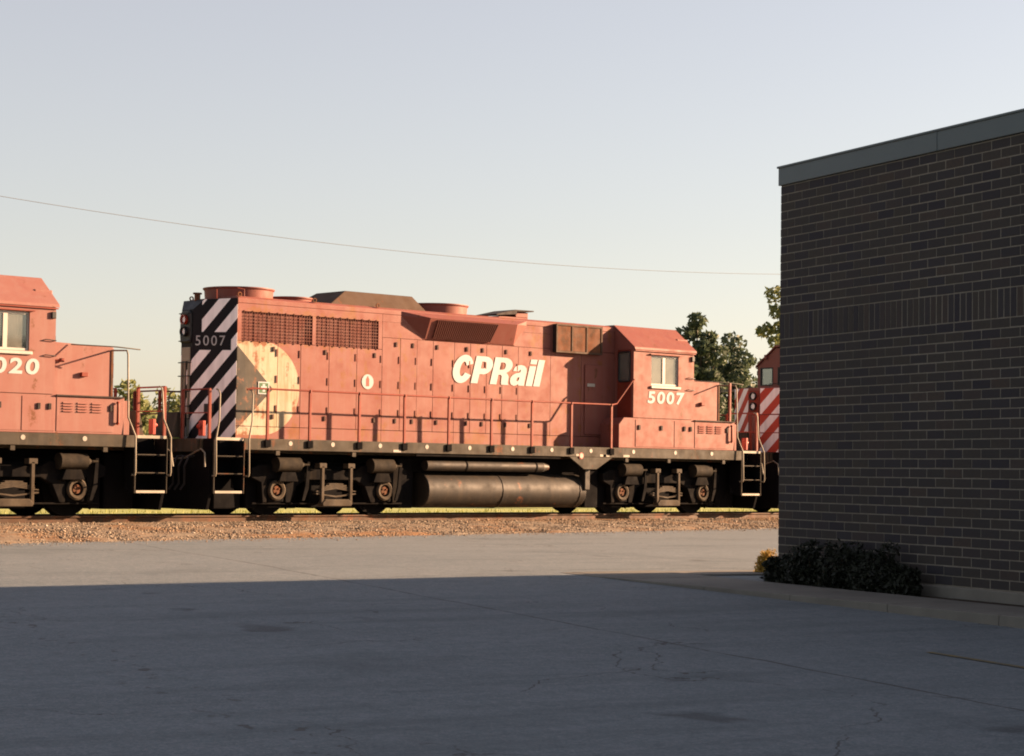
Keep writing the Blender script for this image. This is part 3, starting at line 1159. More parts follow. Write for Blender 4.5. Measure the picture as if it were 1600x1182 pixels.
def shrub(t, n_, hgt, wid, label, mat, n=2600, group='shrubs at the foot of the brick wall', size=(0.015, 0.04)):
    x, y = bw(t, n_)
    root = empty('shrub', (x, y, -0.34), B_ROT)
    tag(root, label, 'shrub', group)
    wd = MB()
    cs = []
    for k in range(16):
        ang = k * 2.4
        rr = wid * math.sqrt((k + 0.5) / 16) * 0.8
        hz = hgt * (0.88 - 0.5 * (rr / wid) ** 2) * random.uniform(0.45, 1.1)
        tip = (rr * math.cos(ang), rr * math.sin(ang) * 0.55, hz)
        wd.tube([(0, 0, 0), (tip[0] * 0.4, tip[1] * 0.4, hz * 0.5), tip], [0.014, 0.009, 0.004], 5)
        cs.append((*tip, hgt * 0.24))
        cs.append((tip[0], tip[1], hz * 0.45, hgt * 0.26))
    wd.build('stems', 'bark', root)
    V_, F_ = leaf_cloud(cs, n, 1.0, size)
    from_arrays('foliage', V_, F_, mat, root)
    return root


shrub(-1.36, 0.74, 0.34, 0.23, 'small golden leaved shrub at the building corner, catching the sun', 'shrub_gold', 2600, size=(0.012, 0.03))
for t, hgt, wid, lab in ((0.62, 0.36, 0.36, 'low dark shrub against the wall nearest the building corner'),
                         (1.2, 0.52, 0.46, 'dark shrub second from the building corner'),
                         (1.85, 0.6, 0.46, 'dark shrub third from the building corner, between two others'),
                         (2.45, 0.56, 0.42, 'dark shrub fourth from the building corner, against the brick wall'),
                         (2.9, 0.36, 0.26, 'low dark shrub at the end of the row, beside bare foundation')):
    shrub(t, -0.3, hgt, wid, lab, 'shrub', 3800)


# ---------------------------------------------------------------- locomotive
def road_numbers(root, number):
    for s in (-1, 1):
        if s < 0:
            m = plane_matrix((3.97, -1.523, 2.565), (1, 0, 0), (0, 0, 1))
        else:
            m = plane_matrix((5.22, 1.523, 2.565), (-1, 0, 0), (0, 0, 1))
        text_mesh('road_number', number, 1.25, 0.29, 'white', root, m, bold=0.03, shear=0.08, spacing=1.2)


def build_truck(root, cx):
    t = empty('truck', (cx, 0, 0), 0, root)
    for s in (-1, 1):
        yo, yi = s * 1.17, s * 1.0
        poly = [(-1.98, .93), (-1.78, 1.02), (-.8, 1.02), (-.62, .92), (.62, .92), (.8, 1.02), (1.78, 1.02), (1.98, .93),
                (1.98, .76), (1.74, .66), (1.70, .26), (1.60, .26), (1.58, .72), (1.16, .72), (1.14, .26), (1.02, .26), (.86, .6),
                (.62, .72), (-.62, .72), (-.86, .6), (-1.02, .26), (-1.14, .26), (-1.16, .72), (-1.58, .72), (-1.60, .26),
                (-1.70, .26), (-1.74, .66), (-1.98, .76)]
        MB().prism(poly, 'y', min(yo, yi), max(yo, yi)).build('side_frame', 'truck', t, bevel=0.015)
        for ax in (-1.37, 1.37):
            j = MB()
            j.box(ax - .2, ax + .2, s * 1.02 if s > 0 else -1.16, 1.16 if s > 0 else -1.02, .27, .71)
            j.build('journal_box', 'under', t, bevel=0.03)
            b = MB()
            b.lathe([(.205, 0), (.205, .05), (.175, .07), (.125, .06), (.125, 0)], (ax, s * 1.155, .508), (0, s, 0), 22)
            b.build('bearing_ring', 'spring', t, smooth=40)
            b = MB()
            b.cyl((ax, s * 1.15, .508), (ax, s * 1.19, .508), .10, .085, 14)
            for q in range(3):
                an = q * 2.094 + 0.5
                b.cyl((ax + .055 * math.cos(an), s * 1.185, .508 + .055 * math.sin(an)),
                      (ax + .055 * math.cos(an), s * 1.21, .508 + .055 * math.sin(an)), .018, None, 6)
            b.build('bearing_cap', 'rust', t, smooth=40)
            # coil springs above the box
            for dx in (-.14, .14):
                MB().lathe([(.05, z_) if i_ % 2 else (.066, z_) for i_, z_ in enumerate(np.linspace(0, .2, 9))] + [(.02, .2), (.02, 0)],
                           (ax + dx, s * 1.09, .705), (0, 0, 1), 10).build('coil_spring', 'truck', t)
            # sand pipe and brake shoe hanger
            MB().tube([(ax + .62, s * .95, .95), (ax + .62, s * .85, .5), (ax + .52, s * .77, .12)], .022, 6).build('sand_pipe', 'truck', t)
            sh = MB()
            sh.prism([(ax + .56, .62), (ax + .68, .6), (ax + .7, .38), (ax + .6, .3), (ax + .53, .42)], 'y', s * .78 - .05, s * .78 + .05)
            sh.build('brake_shoe', 'truck', t, bevel=0.01)
        # brake cylinders over the frame
        for x0 in (-1.42, 0.97):
            b = MB()
            b.cyl((x0, s * 1.27, 1.02), (x0 + .52, s * 1.27, 1.02), .145, None, 18)
            b.cyl((x0 + .0, s * 1.27, 1.02), (x0 - .05, s * 1.27, 1.02), .155, None, 18)
            b.cyl((x0 + .52, s * 1.27, 1.02), (x0 + .64, s * 1.27, 1.02), .10, .035, 14)
            b.cyl((x0 + .6, s * 1.27, 1.02), (x0 + .78, s * 1.27, 1.02), .022, None, 8)
            b.build('brake_cylinder', 'cylinder', t, smooth=40)
            MB().prism([(x0 + .1, .875), (x0 + .42, .875), (x0 + .5, .68), (x0 + .02, .68)], 'y', s * 1.171 if s > 0 else -1.3, 1.3 if s > 0 else -1.171).build('cylinder_bracket', 'truck', t, bevel=0.01)
            # brake lever and slack adjuster
            b = MB()
            b.prism([(x0 + .74, 1.08), (x0 + .80, 1.08), (x0 + .78, .55), (x0 + .68, .3), (x0 + .62, .3), (x0 + .7, .6)], 'y', s * 1.25 - .02, s * 1.25 + .02)
            b.build('brake_lever', 'truck', t)
        # swing hanger with leaf spring
        for xx in (-.36, .36):
            b = MB()
            b.box(xx - .035, xx + .035, s * 1.34 - .03, s * 1.34 + .03, .22, 1.0)
            b.box(xx - .09, xx + .09, s * 1.28 - .09, s * 1.28 + .09, .96, 1.06)
            b.build('swing_hanger', 'spring', t, bevel=0.01)
        b = MB()
        b.prism([(-.36, .19), (.36, .19), (.38, .25), (.3, .33), (-.3, .33), (-.38, .25)], 'y', s * 1.3 - .09, s * 1.3 + .09)
        b.build('spring_plank', 'spring', t, bevel=0.015)
        b = MB()
        for k in range(5):
            hl = .5 - k * .08
            zc = .56 + k * .024
            b.prism([(-hl, zc - .06 * (hl / .5) ** 2), (0, zc), (hl, zc - .06 * (hl / .5) ** 2), (hl, zc - .02 - .06 * (hl / .5) ** 2), (0, zc - .02), (-hl, zc - .02 - .06 * (hl / .5) ** 2)],
                    'y', s * 1.27 - .07, s * 1.27 + .07)
        b.prism([(-.5, .43), (0, .37), (.5, .43), (.5, .455), (0, .40), (-.5, .455)], 'y', s * 1.27 - .07, s * 1.27 + .07)
        b.build('leaf_spring', 'spring', t)
        b = MB()
        b.tube([(-1.9, s * 1.1, .24), (-.9, s * 1.12, .24), (.9, s * 1.12, .24), (1.9, s * 1.1, .24)], .018, 6)
        b.build('brake_rod', 'truck', t)
    for ax in (-1.37, 1.37):
        wmb = MB()
        for s in (-1, 1):
            wmb = MB()
            wmb.lathe([(.10, -.09), (.10, .09), (.30, .03), (.43, .055), (.508, .065), (.512, -.035), (.54, -.04), (.54, -.07), (.45, -.07), (.3, -.02)],
                      (ax, s * .755, .51), (0, s, 0), 32)
            wmb.build('wheel', 'under', t, smooth=35)
        MB().cyl((ax, -1.1, .508), (ax, 1.1, .508), .085, None, 12).build('axle', 'under', t, smooth=40)
        sg = 1 if ax < 0 else -1
        m_ = MB()
        m_.prism([(ax - .3 * sg, .13), (ax + .95 * sg, .13), (ax + 1.0 * sg, .45), (ax + 1.0 * sg, .92), (ax, .95), (ax - .36 * sg, .75)], 'y', -.56, .56)
        m_.build('traction_motor', 'under', t, bevel=0.03)
    b = MB()
    b.box(-.42, .42, -.99, .99, .14, 1.0)
    b.box(-1.9, 1.9, -.62, .62, .86, 1.1)
    b.box(-1.98, -1.72, -.98, .98, .14, .9)
    b.box(1.72, 1.98, -.98, .98, .14, .9)
    b.build('bolster', 'under', t, bevel=0.02)
    return t


def end_gear(root, e):
    """pilot, coupler, steps, hoses and end rails at the end x = e * 8.02"""
    X = 8.02
    pl = MB()
    pl.prism([(-1.42, 1.28), (1.42, 1.28), (1.42, .5), (1.3, .12), (-1.3, .12), (-1.42, .5)], 'x', e * (X - .09), e * (X - .02))
    pl.build('pilot', 'under', root, bevel=0.01)
    cp = MB()
    cp.box(min(e * (X - .5), e * (X + .28)), max(e * (X - .5), e * (X + .28)), -.11, .11, .78, .98)
    cp.build('drawbar', 'under', root, bevel=0.02)
    k = MB()
    k.prism([(e * (X + .2), -.12), (e * (X + .32), -.24), (e * (X + .50), -.25), (e * (X + .51), -.16), (e * (X + .40), -.10), (e * (X + .40), .08),
             (e * (X + .52), .12), (e * (X + .55), .24), (e * (X + .42), .28), (e * (X + .28), .2), (e * (X + .2), .12)], 'z', .70, 1.04)
    k.build('coupler', 'truck', root, bevel=0.02)
    # end plate, walkway deck end
    b = MB()
    b.box(min(e * (X - .02), e * (X + .03)), max(e * (X - .02), e * (X + .03)), -1.05, 1.05, 1.24, 1.5)
    b.build('end_plate', 'frame', root, bevel=0.01)
    # steps on both sides
    for s in (-1, 1):
        sw_ = empty('step_well', (0, 0, 0), 0, root)
        xa, xb = sorted((e * 7.28, e * 7.96))
        ya, yb = sorted((s * 1.5, s * 1.12))
        for xx in (xa, xb - .025):
            MB().prism([(s * 1.5, 1.5), (s * 1.12, 1.5), (s * 1.12, .75), (s * 1.3, .44), (s * 1.5, .44)], 'x', xx, xx + .025).build('step_side', 'under', sw_)
        bk = MB()
        bk.box(xa + .026, xb - .026, min(s * 1.12, s * 1.1), max(s * 1.12, s * 1.1), .5, 1.5)
        bk.build('back_plate', 'under', sw_)
        for z_, dep in ((.46, .3), (.8, .34), (1.14, .37)):
            tr = MB()
            tr.box(xa + .026, xb - .026, min(s * 1.5, s * (1.5 - dep)), max(s * 1.5, s * (1.5 - dep)), z_, z_ + .03)
            tr.build('tread', 'under', sw_)
            ed = MB()
            hh = .045 if z_ < .5 else .014
            ed.box(xa + .027, xb - .027, min(s * 1.5, s * 1.515), max(s * 1.5, s * 1.515), z_ + .03 - hh, z_ + .032)
            ed.build('tread_edge', 'step_edge' if z_ < .5 else 'frame', sw_)
        for xx in (xa - .012, xb + .0):
            MB().box(xx, xx + .012, min(s * 1.48, s * 1.525), max(s * 1.48, s * 1.525), .44, 1.49).build('stringer_edge', 'frame', sw_)
        ed = MB()
        ed.box(xa + .02, xb - .02, min(s * 1.49, s * 1.53), max(s * 1.49, s * 1.53), 1.47, 1.525)
        ed.build('platform_edge', 'step_edge', sw_)
        # curved grab rails beside the steps
        for xx, up in ((e * 7.22, 2.46 if e < 0 else 3.1), (e * 7.99, 2.44)):
            g = MB()
            bx2 = xx
            g.tube([(bx2 - .0, s * 1.5, .78), (bx2, s * 1.6, .78), (bx2, s * 1.62, .84), (bx2, s * 1.6, 1.5), (bx2 - e * .12, s * 1.52, 1.85),
                    (bx2 - e * .14, s * 1.5, up - .08), (bx2 - e * .14, s * 1.46, up), (bx2 - e * .14, s * (1.38 if up < 3 else .92), up + .02)], .017, 7)
            g.build('step_rail', 'rail_silver', root, smooth=60)
        # corner stanchion and end rails
        for yy in (1.36, .42):
            p_ = MB()
            p_.box(e * 7.99 - .03, e * 7.99 + .03, s * yy - .022, s * yy + .022, 1.5, 2.46)
            p_.build('end_stanchion', 'red_post', root, bevel=0.006)
        g = MB()
        g.tube([(e * 7.99, s * 1.38, 2.46), (e * 7.99, s * .4, 2.46)], .017, 6)
        g.tube([(e * 7.99, s * 1.36, 2.0), (e * 7.99, s * .42, 2.0)], .012, 6)
        g.build('end_rail', 'red_post', root, smooth=60)
        # brake and control hoses
        for q in range(3):
            yy = s * (.5 + q * .2)
            g = MB()
            g.tube([(e * X, yy, 1.16), (e * (X + .12), yy, 1.15), (e * (X + .2), yy - s * .03, .95), (e * (X + .17), yy - s * .06, .62), (e * (X + .25), yy - s * .09, .5)], .022, 7)
            g.build('air_hose', 'rubber', root, smooth=60)
        # uncoupling lever
        g = MB()
        g.tube([(e * (X + .05), s * .2, 1.1), (e * (X + .08), s * .7, 1.12), (e * (X + .08), s * 1.25, 1.3), (e * (X + .1), s * 1.42, 1.22), (e * (X + .12), s * 1.46, .95)], .015, 6)
        g.build('uncoupling_lever', 'rail_silver', root, smooth=60)
    # drop step between units and jumper receptacle
    d = MB()
    d.prism([(e * (X - .02), 1.525), (e * (X + .16), 1.525), (e * (X + .05), 2.02), (e * (X - .02), 2.02)], 'y', -.36, .36)
    d.build('drop_step', 'frame', root, bevel=0.01)
    d = MB()
    d.box(min(e * 7.9, e * 7.97), max(e * 7.9, e * 7.97), -1.1, -.95, 1.55, 1.85)
    d.cyl((e * 7.97, -1.02, 1.75), (e * 8.03, -1.02, 1.72), .05, None, 10)
    d.build('jumper_receptacle', 'signred', root, bevel=0.01)


def build_loco(number, cx, rz, label, front_post=False):
    M['red'] = M['red_pale'] if number == '5020' else M['red_plain']
    root = empty('diesel_locomotive', (cx, 0, 0), rz)
    tag(root, label, 'locomotive', 'locomotives coupled on the track')
    H = .88
    # ---------- frame
    fr_ = MB()
    for s in (-1, 1):
        fr_.box(-7.27, 7.27, min(s * 1.44, s * 1.52), max(s * 1.44, s * 1.52), 1.295, 1.52)
    fr_.box(-8.0, 8.0, -1.1, 1.1, 1.24, 1.5)
    fr_.box(-7.26, 7.26, -1.44, 1.44, 1.38, 1.512)
    under = fr_.build('underframe', 'frame', root, bevel=0.008)
    for s in (-1, 1):
        g = MB()
        g.prism([(1.5, 1.2925), (1.96, 1.02), (2.36, 1.02), (2.86, 1.2925)], 'y', min(s * 1.46, s * 1.51), max(s * 1.46, s * 1.51))
        g.build('jacking_gusset', 'frame', under, bevel=0.006)
        g = MB()
        g.cyl((1.86, s * 1.5, 1.32), (1.86, s * 1.526, 1.32), .075, None, 20)
        jp = g.build('warning_disc', 'signred', under)
        g = MB()
        g.cyl((1.86, s * 1.52, 1.32), (1.86, s * 1.532, 1.32), .055, None, 20)
        g.build('warning_disc_centre', 'dot', under)
        for dx in (-6.17, -5.12, -3.9, -2.65, -1.46, -.22, .95, 2.16, 3.53, 4.93, 6.19):
            MB().cyl((dx, s * 1.515, 1.435), (dx, s * 1.526, 1.435), .047, None, 16).build('reflector', 'dot', under)
        for dx in (-3.55, 2.45, 2.55, 3.2, 1.7):
            MB().box(dx, dx + .2, min(s * 1.515, s * 1.524), max(s * 1.515, s * 1.524), 1.25 + .06, 1.36).build('stencil_plate', 'step_edge' if dx != -3.55 else 'dot', under)
        for dx in (-6.5, -4.6, 3.3, 4.7, 6.6):
            MB().box(dx, dx + .09, min(s * 1.44, s * 1.5), max(s * 1.44, s * 1.5), 1.2, 1.294).build('pipe_clamp', 'frame', under)
        pp = MB()
        pp.tube([(-2.9, s * 1.46, 1.255), (1.25, s * 1.46, 1.255)], .026, 8)
        pp.build('conduit', 'truck', under, smooth=60)
    # dark machinery between the trucks
    eq = MB()
    eq.box(-7.9, 7.9, -.55, .55, 1.0, 1.239)
    eq.box(-3.05, -2.62, -1.05, 1.05, .14, 1.2)
    eq.box(2.42, 2.85, -1.05, 1.05, .14, 1.2)
    eq.box(-7.6, -6.95, -.95, .95, .13, 1.2)
    eq.box(6.95, 7.6, -.95, .95, .13, 1.2)
    eq.build('underbody_equipment', 'under', root, bevel=0.03)
    # ---------- fuel tank and air reservoirs
    tk = MB()
    prof = [(.98 + .38 * math.sin(rad(a_)), .525 + .375 * math.cos(rad(a_))) for a_ in range(0, 181, 18)]
    prof = prof + [(-a_, b_) for a_, b_ in reversed(prof)]
    tk.prism(prof, 'x', -2.44, 2.2)
    tank = tk.build('fuel_tank', 'tank', root, bevel=0.02, smooth=50)
    for xx in (-.33, 2.0):
        tb = MB()
        pr_ = [(a * 1.008, .55 + (b - .55) * 1.02) for a, b in prof]
        tb.prism(pr_, 'x', xx, xx + .05)
        tb.build('tank_strap', 'tank', tank, smooth=50)
    sp = MB()
    sp.box(-2.9, 2.9, -1.0, 1.0, .9, 1.22)
    sp.build('tank_saddle', 'under', root)
    for s in (-1, 1):
        ar = MB()
        ar.cyl((-2.5, s * 1.28, 1.05), (.85, s * 1.28, 1.05), .115, None, 20)
        ar.cyl((.85, s * 1.28, 1.05), (1.05, s * 1.28, 1.05), .115, .06, 20)
        a_ = ar.build('air_reservoir', 'tank', root, smooth=40)
        for xx in (-1.42, .62):
            MB().cyl((xx, s * 1.28, 1.05), (xx + .035, s * 1.28, 1.05), .123, None, 20).build('reservoir_strap', 'under', a_, smooth=40)
        f_ = MB()
        f_.box(2.1, 2.26, min(s * 1.2, s * 1.4), max(s * 1.2, s * 1.4), .55, 1.2)
        f_.build('tank_gauge', 'tank', tank, bevel=0.02)
    build_truck(root, -4.875)
    build_truck(root, 4.875)
    for e in (-1, 1):
        end_gear(root, e)
    # ---------- long hood
    core = MB()
    core.box(-7.04, 3.53, -.785, .785, 1.513, 4.30)
    hood = core.build('long_hood', 'dark', root)
    rf = MB()
    rf.prism([(-H, 4.22), (-H, 4.315), (-.8, 4.36), (.8, 4.36), (H, 4.315), (H, 4.22), (.786, 4.22), (.786, 4.301), (-.786, 4.301), (-.786, 4.22)], 'x', -7.05, 3.545)
    rf.build('hood_roof', 'hood', hood, bevel=0.008)
    S = [-7.05, -6.06, -5.49, -4.77, -4.05, -3.38, -2.89, -2.43, -1.98, -1.38, -.92, -.45, .01, .49, 1.48, 2.45, 3.545]
    lat = {0: (-6.17,), 2: (-4.87,), 4: (-3.58,), 5: (-3.01,), 6: (-2.55,), 8: (-1.87,), 10: (-1.03,), 11: (-.57,), 12: (.12,), 13: (.86,)}
    for s in (-1, 1):
        ya, yb = sorted((s * .785, s * H))
        g = .004
        up_ = MB()
        for x0, x1 in ((-7.05, -3.38), (-3.38, 1.48), (1.48, 3.545)):
            up_.box(x0 + g, x1 - g, ya, yb, 4.06, 4.22 - .004)
        up_.build('upper_panel', 'hood', hood)
        gr = MB()
        for x0, x1 in ((-7.05, -6.955), (-5.205, -5.12), (-3.485, -3.384)):
            gr.box(x0, x1, ya, yb, 3.475, 4.058)
        gr.build('grille_post', 'hood', hood)
        up_ = MB()
        for x0, x1 in ((-3.376, 1.476), (1.484, 3.545)):
            up_.box(x0, x1, ya, yb, 3.73, 4.056)
        up_.build('upper_panel', 'hood', hood)
        lo_ = MB()
        for x0, x1 in ((-7.05, -5.49), (-5.49, -3.38), (-3.38, -1.38), (-1.38, .49), (.49, 3.545)):
            lo_.box(x0 + g, x1 - g, ya, yb, 1.515, 1.765)
        lo_.build('lower_panel', 'hood', hood)
        for k in range(len(S) - 1):
            x0, x1 = S[k], S[k + 1]
            zt = 3.465 if x1 <= -3.3 else 3.722
            d = MB()
            off = random.uniform(-.003, .003)
            yo = s * (H + off)
            d.box(x0 + g, x1 - g, min(s * .785, yo), max(s * .785, yo), 1.775, zt)
            dr = d.build('hood_door', 'hood', hood, bevel=0.004)
            if k in lat:
                for lx in lat[k]:
                    for lz in (zt - .13, 1.975):
                        l_ = MB()
                        l_.box(lx - .026, lx + .026, min(s * (H + .004), s * (H + .022)), max(s * (H + .004), s * (H + .022)), lz - .05, lz + .05)
                        l_.build('latch', 'latchmetal', hood, bevel=0.006)
            for hz in (2.15, 2.75, 3.28):
                l_ = MB()
                l_.box(x1 - .04, x1 - .015, min(s * (H + .002), s * (H + .014)), max(s * (H + .002), s * (H + .014)), hz - .09, hz + .06)
                if x1 < 1.4:
                    l_.build('hinge', 'red_dark', hood)
        # radiator shutters and wire mesh in the two recessed openings
        for x0, x1 in ((-6.955, -5.205), (-5.12, -3.485)):
            rg = empty('radiator_grille', (0, 0, 0), 0, hood)
            sl = MB()
            nsl = 11
            for q in range(nsl):
                xx = x0 + (q + .5) * (x1 - x0) / nsl
                dk = .0
                sl.add([(xx - .072, s * .815, 3.476), (xx + .068, s * .83, 3.476), (xx + .068, s * .83, 4.057), (xx - .072, s * .815, 4.057),
                        (xx - .072, s * .787, 3.476), (xx + .068, s * .787, 3.476), (xx + .068, s * .787, 4.057), (xx - .072, s * .787, 4.057)],
                       [(0, 1, 2, 3), (0, 4, 5, 1), (1, 5, 6, 2), (3, 2, 6, 7), (0, 3, 7, 4), (4, 7, 6, 5)])
            sl.build('shutter', 'red', rg)
            ms = MB()
            for q in range(1, 27):
                xx = x0 + q * (x1 - x0) / 27
                ms.box(xx - .0065, xx + .0065, min(s * .862, s * .868), max(s * .862, s * .868), 3.476, 4.057)
            for q in range(1, 9):
                zz = 3.476 + q * .581 / 9
                ms.box(x0, x1, min(s * .868, s * .874), max(s * .868, s * .874), zz - .0065, zz + .0065)
            o_ = ms.build('wire_mesh', 'meshwire', rg)
            tag(o_, kind='stuff')
            fb = MB()
            for zz in (3.462, 4.066):
                for q in range(9):
                    xx = x0 + .06 + q * (x1 - x0 - .12) / 8
                    fb.cyl((xx, s * .88, zz), (xx, s * .893, zz), .014, None, 6)
            fb.build('bolt', 'rust', rg)
        # dynamic brake bulge
        zt, zm, zb_ = 4.31, 4.19, 3.755
        yo_, yi_ = s * 1.14, s * .872
        X0, X1, X2, X3 = -2.9, -2.28, .22, .74
        bl = MB()
        bl.add([(X0, yi_, zt), (X1, yi_, zt), (X2, yi_, zt), (X3, yi_, zt),
                (X1, yo_, zm), (X2, yo_, zm),
                (X1 + .05, s * .90, zb_), (X2 + .1, s * .90, zb_),
                (X1 - .04, yi_, zb_ - .03), (X2 + .2, yi_, zb_ - .03), (X0, yi_, zt - .1), (X3, yi_, zt - .1)],
               [(1, 2, 5, 4), (0, 1, 4), (2, 3, 5), (4, 5, 7, 6), (6, 7, 9, 8), (0, 4, 10), (10, 4, 6, 8), (3, 11, 5), (11, 9, 7, 5), (0, 10, 8, 9, 11, 3, 2, 1)])
        bu = bl.build('brake_housing', 'red', hood)
        # louvred intake on the sloping face
        A, B_ = Vector((0, yo_, zm)), Vector((0, s * .90, zb_))
        nrm = Vector((0, s * (zm - zb_), -(abs(yo_) - .90))).normalized()
        fr2 = MB()
        xa, xb = -2.06, -.36

        def onf(x, t_, out):
            q = A.lerp(B_, t_) + nrm * out
            return (x, q.y, q.z)
        fr2.add([onf(xa, .06, .004), onf(xb, .06, .004), onf(xb - .06, .93, .004), onf(xa + .03, .93, .004)], [(0, 1, 2, 3)])
        fr2.build('intake_backing', 'dark', bu)
        lv = MB()
        nl = 30
        for q in range(nl + 1):
            t_ = q / nl
            xt = xa + (xb - xa) * t_
            xl = xa + .03 + (xb - .06 - xa - .03) * t_
            lv.add([onf(xt - .012, .06, .004), onf(xt + .012, .06, .004), onf(xl + .012, .93, .004), onf(xl - .012, .93, .004),
                    onf(xt - .012, .06, .035), onf(xt + .012, .06, .035), onf(xl + .012, .93, .035), onf(xl - .012, .93, .035)],
                   [(4, 5, 6, 7), (0, 4, 7, 3), (1, 2, 6, 5), (0, 1, 5, 4), (3, 7, 6, 2)])
        lv.build('intake_louvre', 'intake', bu)
        # inertial filter screen
        bx = MB()
        y0_, y1_ = sorted((s * .87, s * .99))
        bx.box(1.54, 2.99, y0_, y1_, 3.655, 4.30)
        fb_ = bx.build('filter_box', 'dark', hood, bevel=0.01)
        for q in range(3):
            a_ = 1.58 + q * .465
            p_ = MB()
            p_.box(a_, a_ + .43, min(s * .99, s * .996), max(s * .99, s * .996), 3.70, 4.26)
            p_.build('filter_panel', 'rust', fb_)
        fm = MB()
        for z0_, z1_ in ((3.655, 3.695), (4.265, 4.305)):
            fm.box(1.535, 2.995, min(s * .991, s * 1.012), max(s * .991, s * 1.012), z0_, z1_)
        for xx in (1.535, 2.018, 2.483, 2.955):
            fm.box(xx, xx + .04, min(s * .991, s * 1.010), max(s * .991, s * 1.010), 3.6955, 4.2645)
        fm.build('filter_frame', 'hatch', fb_)
        # electrical cabinet door by the cab
        c_d = MB()
        c_d.box(2.55, 3.28, min(s * .885, s * .905), max(s * .885, s * .905), 1.82, 3.42)
        c_d.build('cabinet_door', 'red', hood, bevel=0.006)
        MB().box(2.62, 2.86, min(s * .906, s * .912), max(s * .906, s * .912), 2.92, 2.99).build('label_plate', 'dot', hood)
        # lettering, signs
        if s < 0:
            m1 = plane_matrix((-1.5, -.8875, 2.86), (1, 0, 0), (0, 0, 1))
        else:
            m1 = plane_matrix((1.29, .8875, 2.86), (-1, 0, 0), (0, 0, 1))
        lettering('company_lettering', 2.79, .60, 'white', hood, m1)
        sg = MB()
        sg.cyl((-3.76, s * .884, 2.775), (-3.76, s * .890, 2.775), .155, None, 24)
        sg_o = sg.build('extinguisher_sign', 'white', hood)
        ex = MB()
        ex.prism([(-3.80, 2.68), (-3.72, 2.68), (-3.72, 2.83), (-3.745, 2.87), (-3.745, 2.89), (-3.775, 2.89), (-3.775, 2.87), (-3.80, 2.83)], 'y', min(s * .8905, s * .893), max(s * .8905, s * .893))
        ex.build('extinguisher_symbol', 'signred', sg_o)
        MB().box(-6.53, -6.26, min(s * .884, s * .889), max(s * .884, s * .889), 2.42, 2.67).build('first_aid_sign', 'white', hood)
        MB().box(-6.505, -6.285, min(s * .8892, s * .891), max(s * .8892, s * .891), 2.445, 2.645).build('first_aid_field', 'green', hood)
        cr = MB()
        cr.prism([(-6.425, 2.47), (-6.365, 2.47), (-6.365, 2.52), (-6.325, 2.52), (-6.325, 2.58), (-6.365, 2.58), (-6.365, 2.625), (-6.425, 2.625), (-6.425, 2.58), (-6.465, 2.58), (-6.465, 2.52), (-6.425, 2.52)],
                 'y', min(s * .8912, s * .893), max(s * .8912, s * .893))
        cr.build('first_aid_cross', 'white', hood)
    # hood end with angled corners
    ax_, bx2, by2 = -7.055, -7.65, .2
    zA, zB = 4.31, 4.08
    L1 = math.hypot(bx2 - ax_, H - by2)
    Q, U = [], []
    Q.append([(bx2, -by2, 1.515), (ax_, -H, 1.515), (ax_, -H, zA), (-7.5, -.372, zA - .03), (bx2, -by2, zB)])
    U.append([(L1, 1.515), (0, 1.515), (0, zA), (L1 * .747, zA - .03), (L1, zB)])
    Q.append([(bx2, by2, 1.515), (bx2, -by2, 1.515), (bx2, -by2, zB), (bx2, by2, zB)])
    U.append([(L1 + .4, 1.515), (L1, 1.515), (L1, zB), (L1 + .4, zB)])
    Q.append([(ax_, H, 1.515), (bx2, by2, 1.515), (bx2, by2, zB), (-7.5, .372, zA - .03), (ax_, H, zA)])
    U.append([(L1 * 2 + .4, 1.515), (L1 + .4, 1.515), (L1 + .4, zB), (L1 * 1.253 + .4, zA - .03), (L1 * 2 + .4, zA)])
    panel_uv('hood_end', Q, U, 'stripe_bw', hood)
    tp = MB()
    tp.add([(ax_, -H, zA + .002), (ax_, H, zA + .002), (-7.5, .372, zA - .028), (-7.5, -.372, zA - .028), (bx2, -by2, zB + .002), (bx2, by2, zB + .002)],
           [(0, 1, 2, 3), (3, 2, 5, 4)])
    tp.build('hood_end_roof', 'black', hood)
    # end headlight housing
    hl = MB()
    hl.prism([(-.17, 3.42), (.17, 3.42), (.19, 3.55), (.19, 4.0), (.12, 4.06), (-.12, 4.06), (-.19, 4.0), (-.19, 3.55)], 'x', bx2 - .05, bx2 - .004)
    hb = hl.build('headlight_housing', 'black', hood, bevel=0.015)
    for zz, mt in ((3.88, 'lens_red'), (3.64, 'black')):
        r_ = MB()
        r_.lathe([(.10, 0), (.10, .07), (.085, .07), (.085, 0)], (bx2 - .05, 0, zz), (-1, 0, 0), 20)
        r_.build('headlight_ring', mt, hb, smooth=40)
        MB().cyl((bx2 - .05, 0, zz), (bx2 - .08, 0, zz), .084, .06, 18).build('headlight', 'lens', hb, smooth=40)
    # number on both angled corners, number box at the end
    for s in (-1, 1):
        d_ = Vector((bx2 - ax_, s * (by2 - H), 0)).normalized()       # from the outer corner inwards
        nn_ = Vector((-(H - by2), s * (H - abs(0)) * 0 + s * (ax_ - bx2), 0)).normalized()
        if s < 0:
            start = Vector((ax_, -H, 3.36)) + d_ * (L1 - .06) + nn_ * .006
            m1 = plane_matrix(start, -d_, (0, 0, 1))
        else:
            start = Vector((ax_, H, 3.36)) + d_ * .2 + nn_ * .006
            m1 = plane_matrix(start, d_, (0, 0, 1))
        if number:
            text_mesh('number_board_digits', number, L1 - .30, .2, 'white', hood, m1, bold=-.0, spacing=1.25)
    nb = MB()
    nb.box(bx2 - .03, bx2 - .004, -.15, .15, 3.05, 3.33)
    nb.build('end_class_light', 'rail_silver', hood, bevel=0.01)
    # grab irons up the end
    gi = MB()
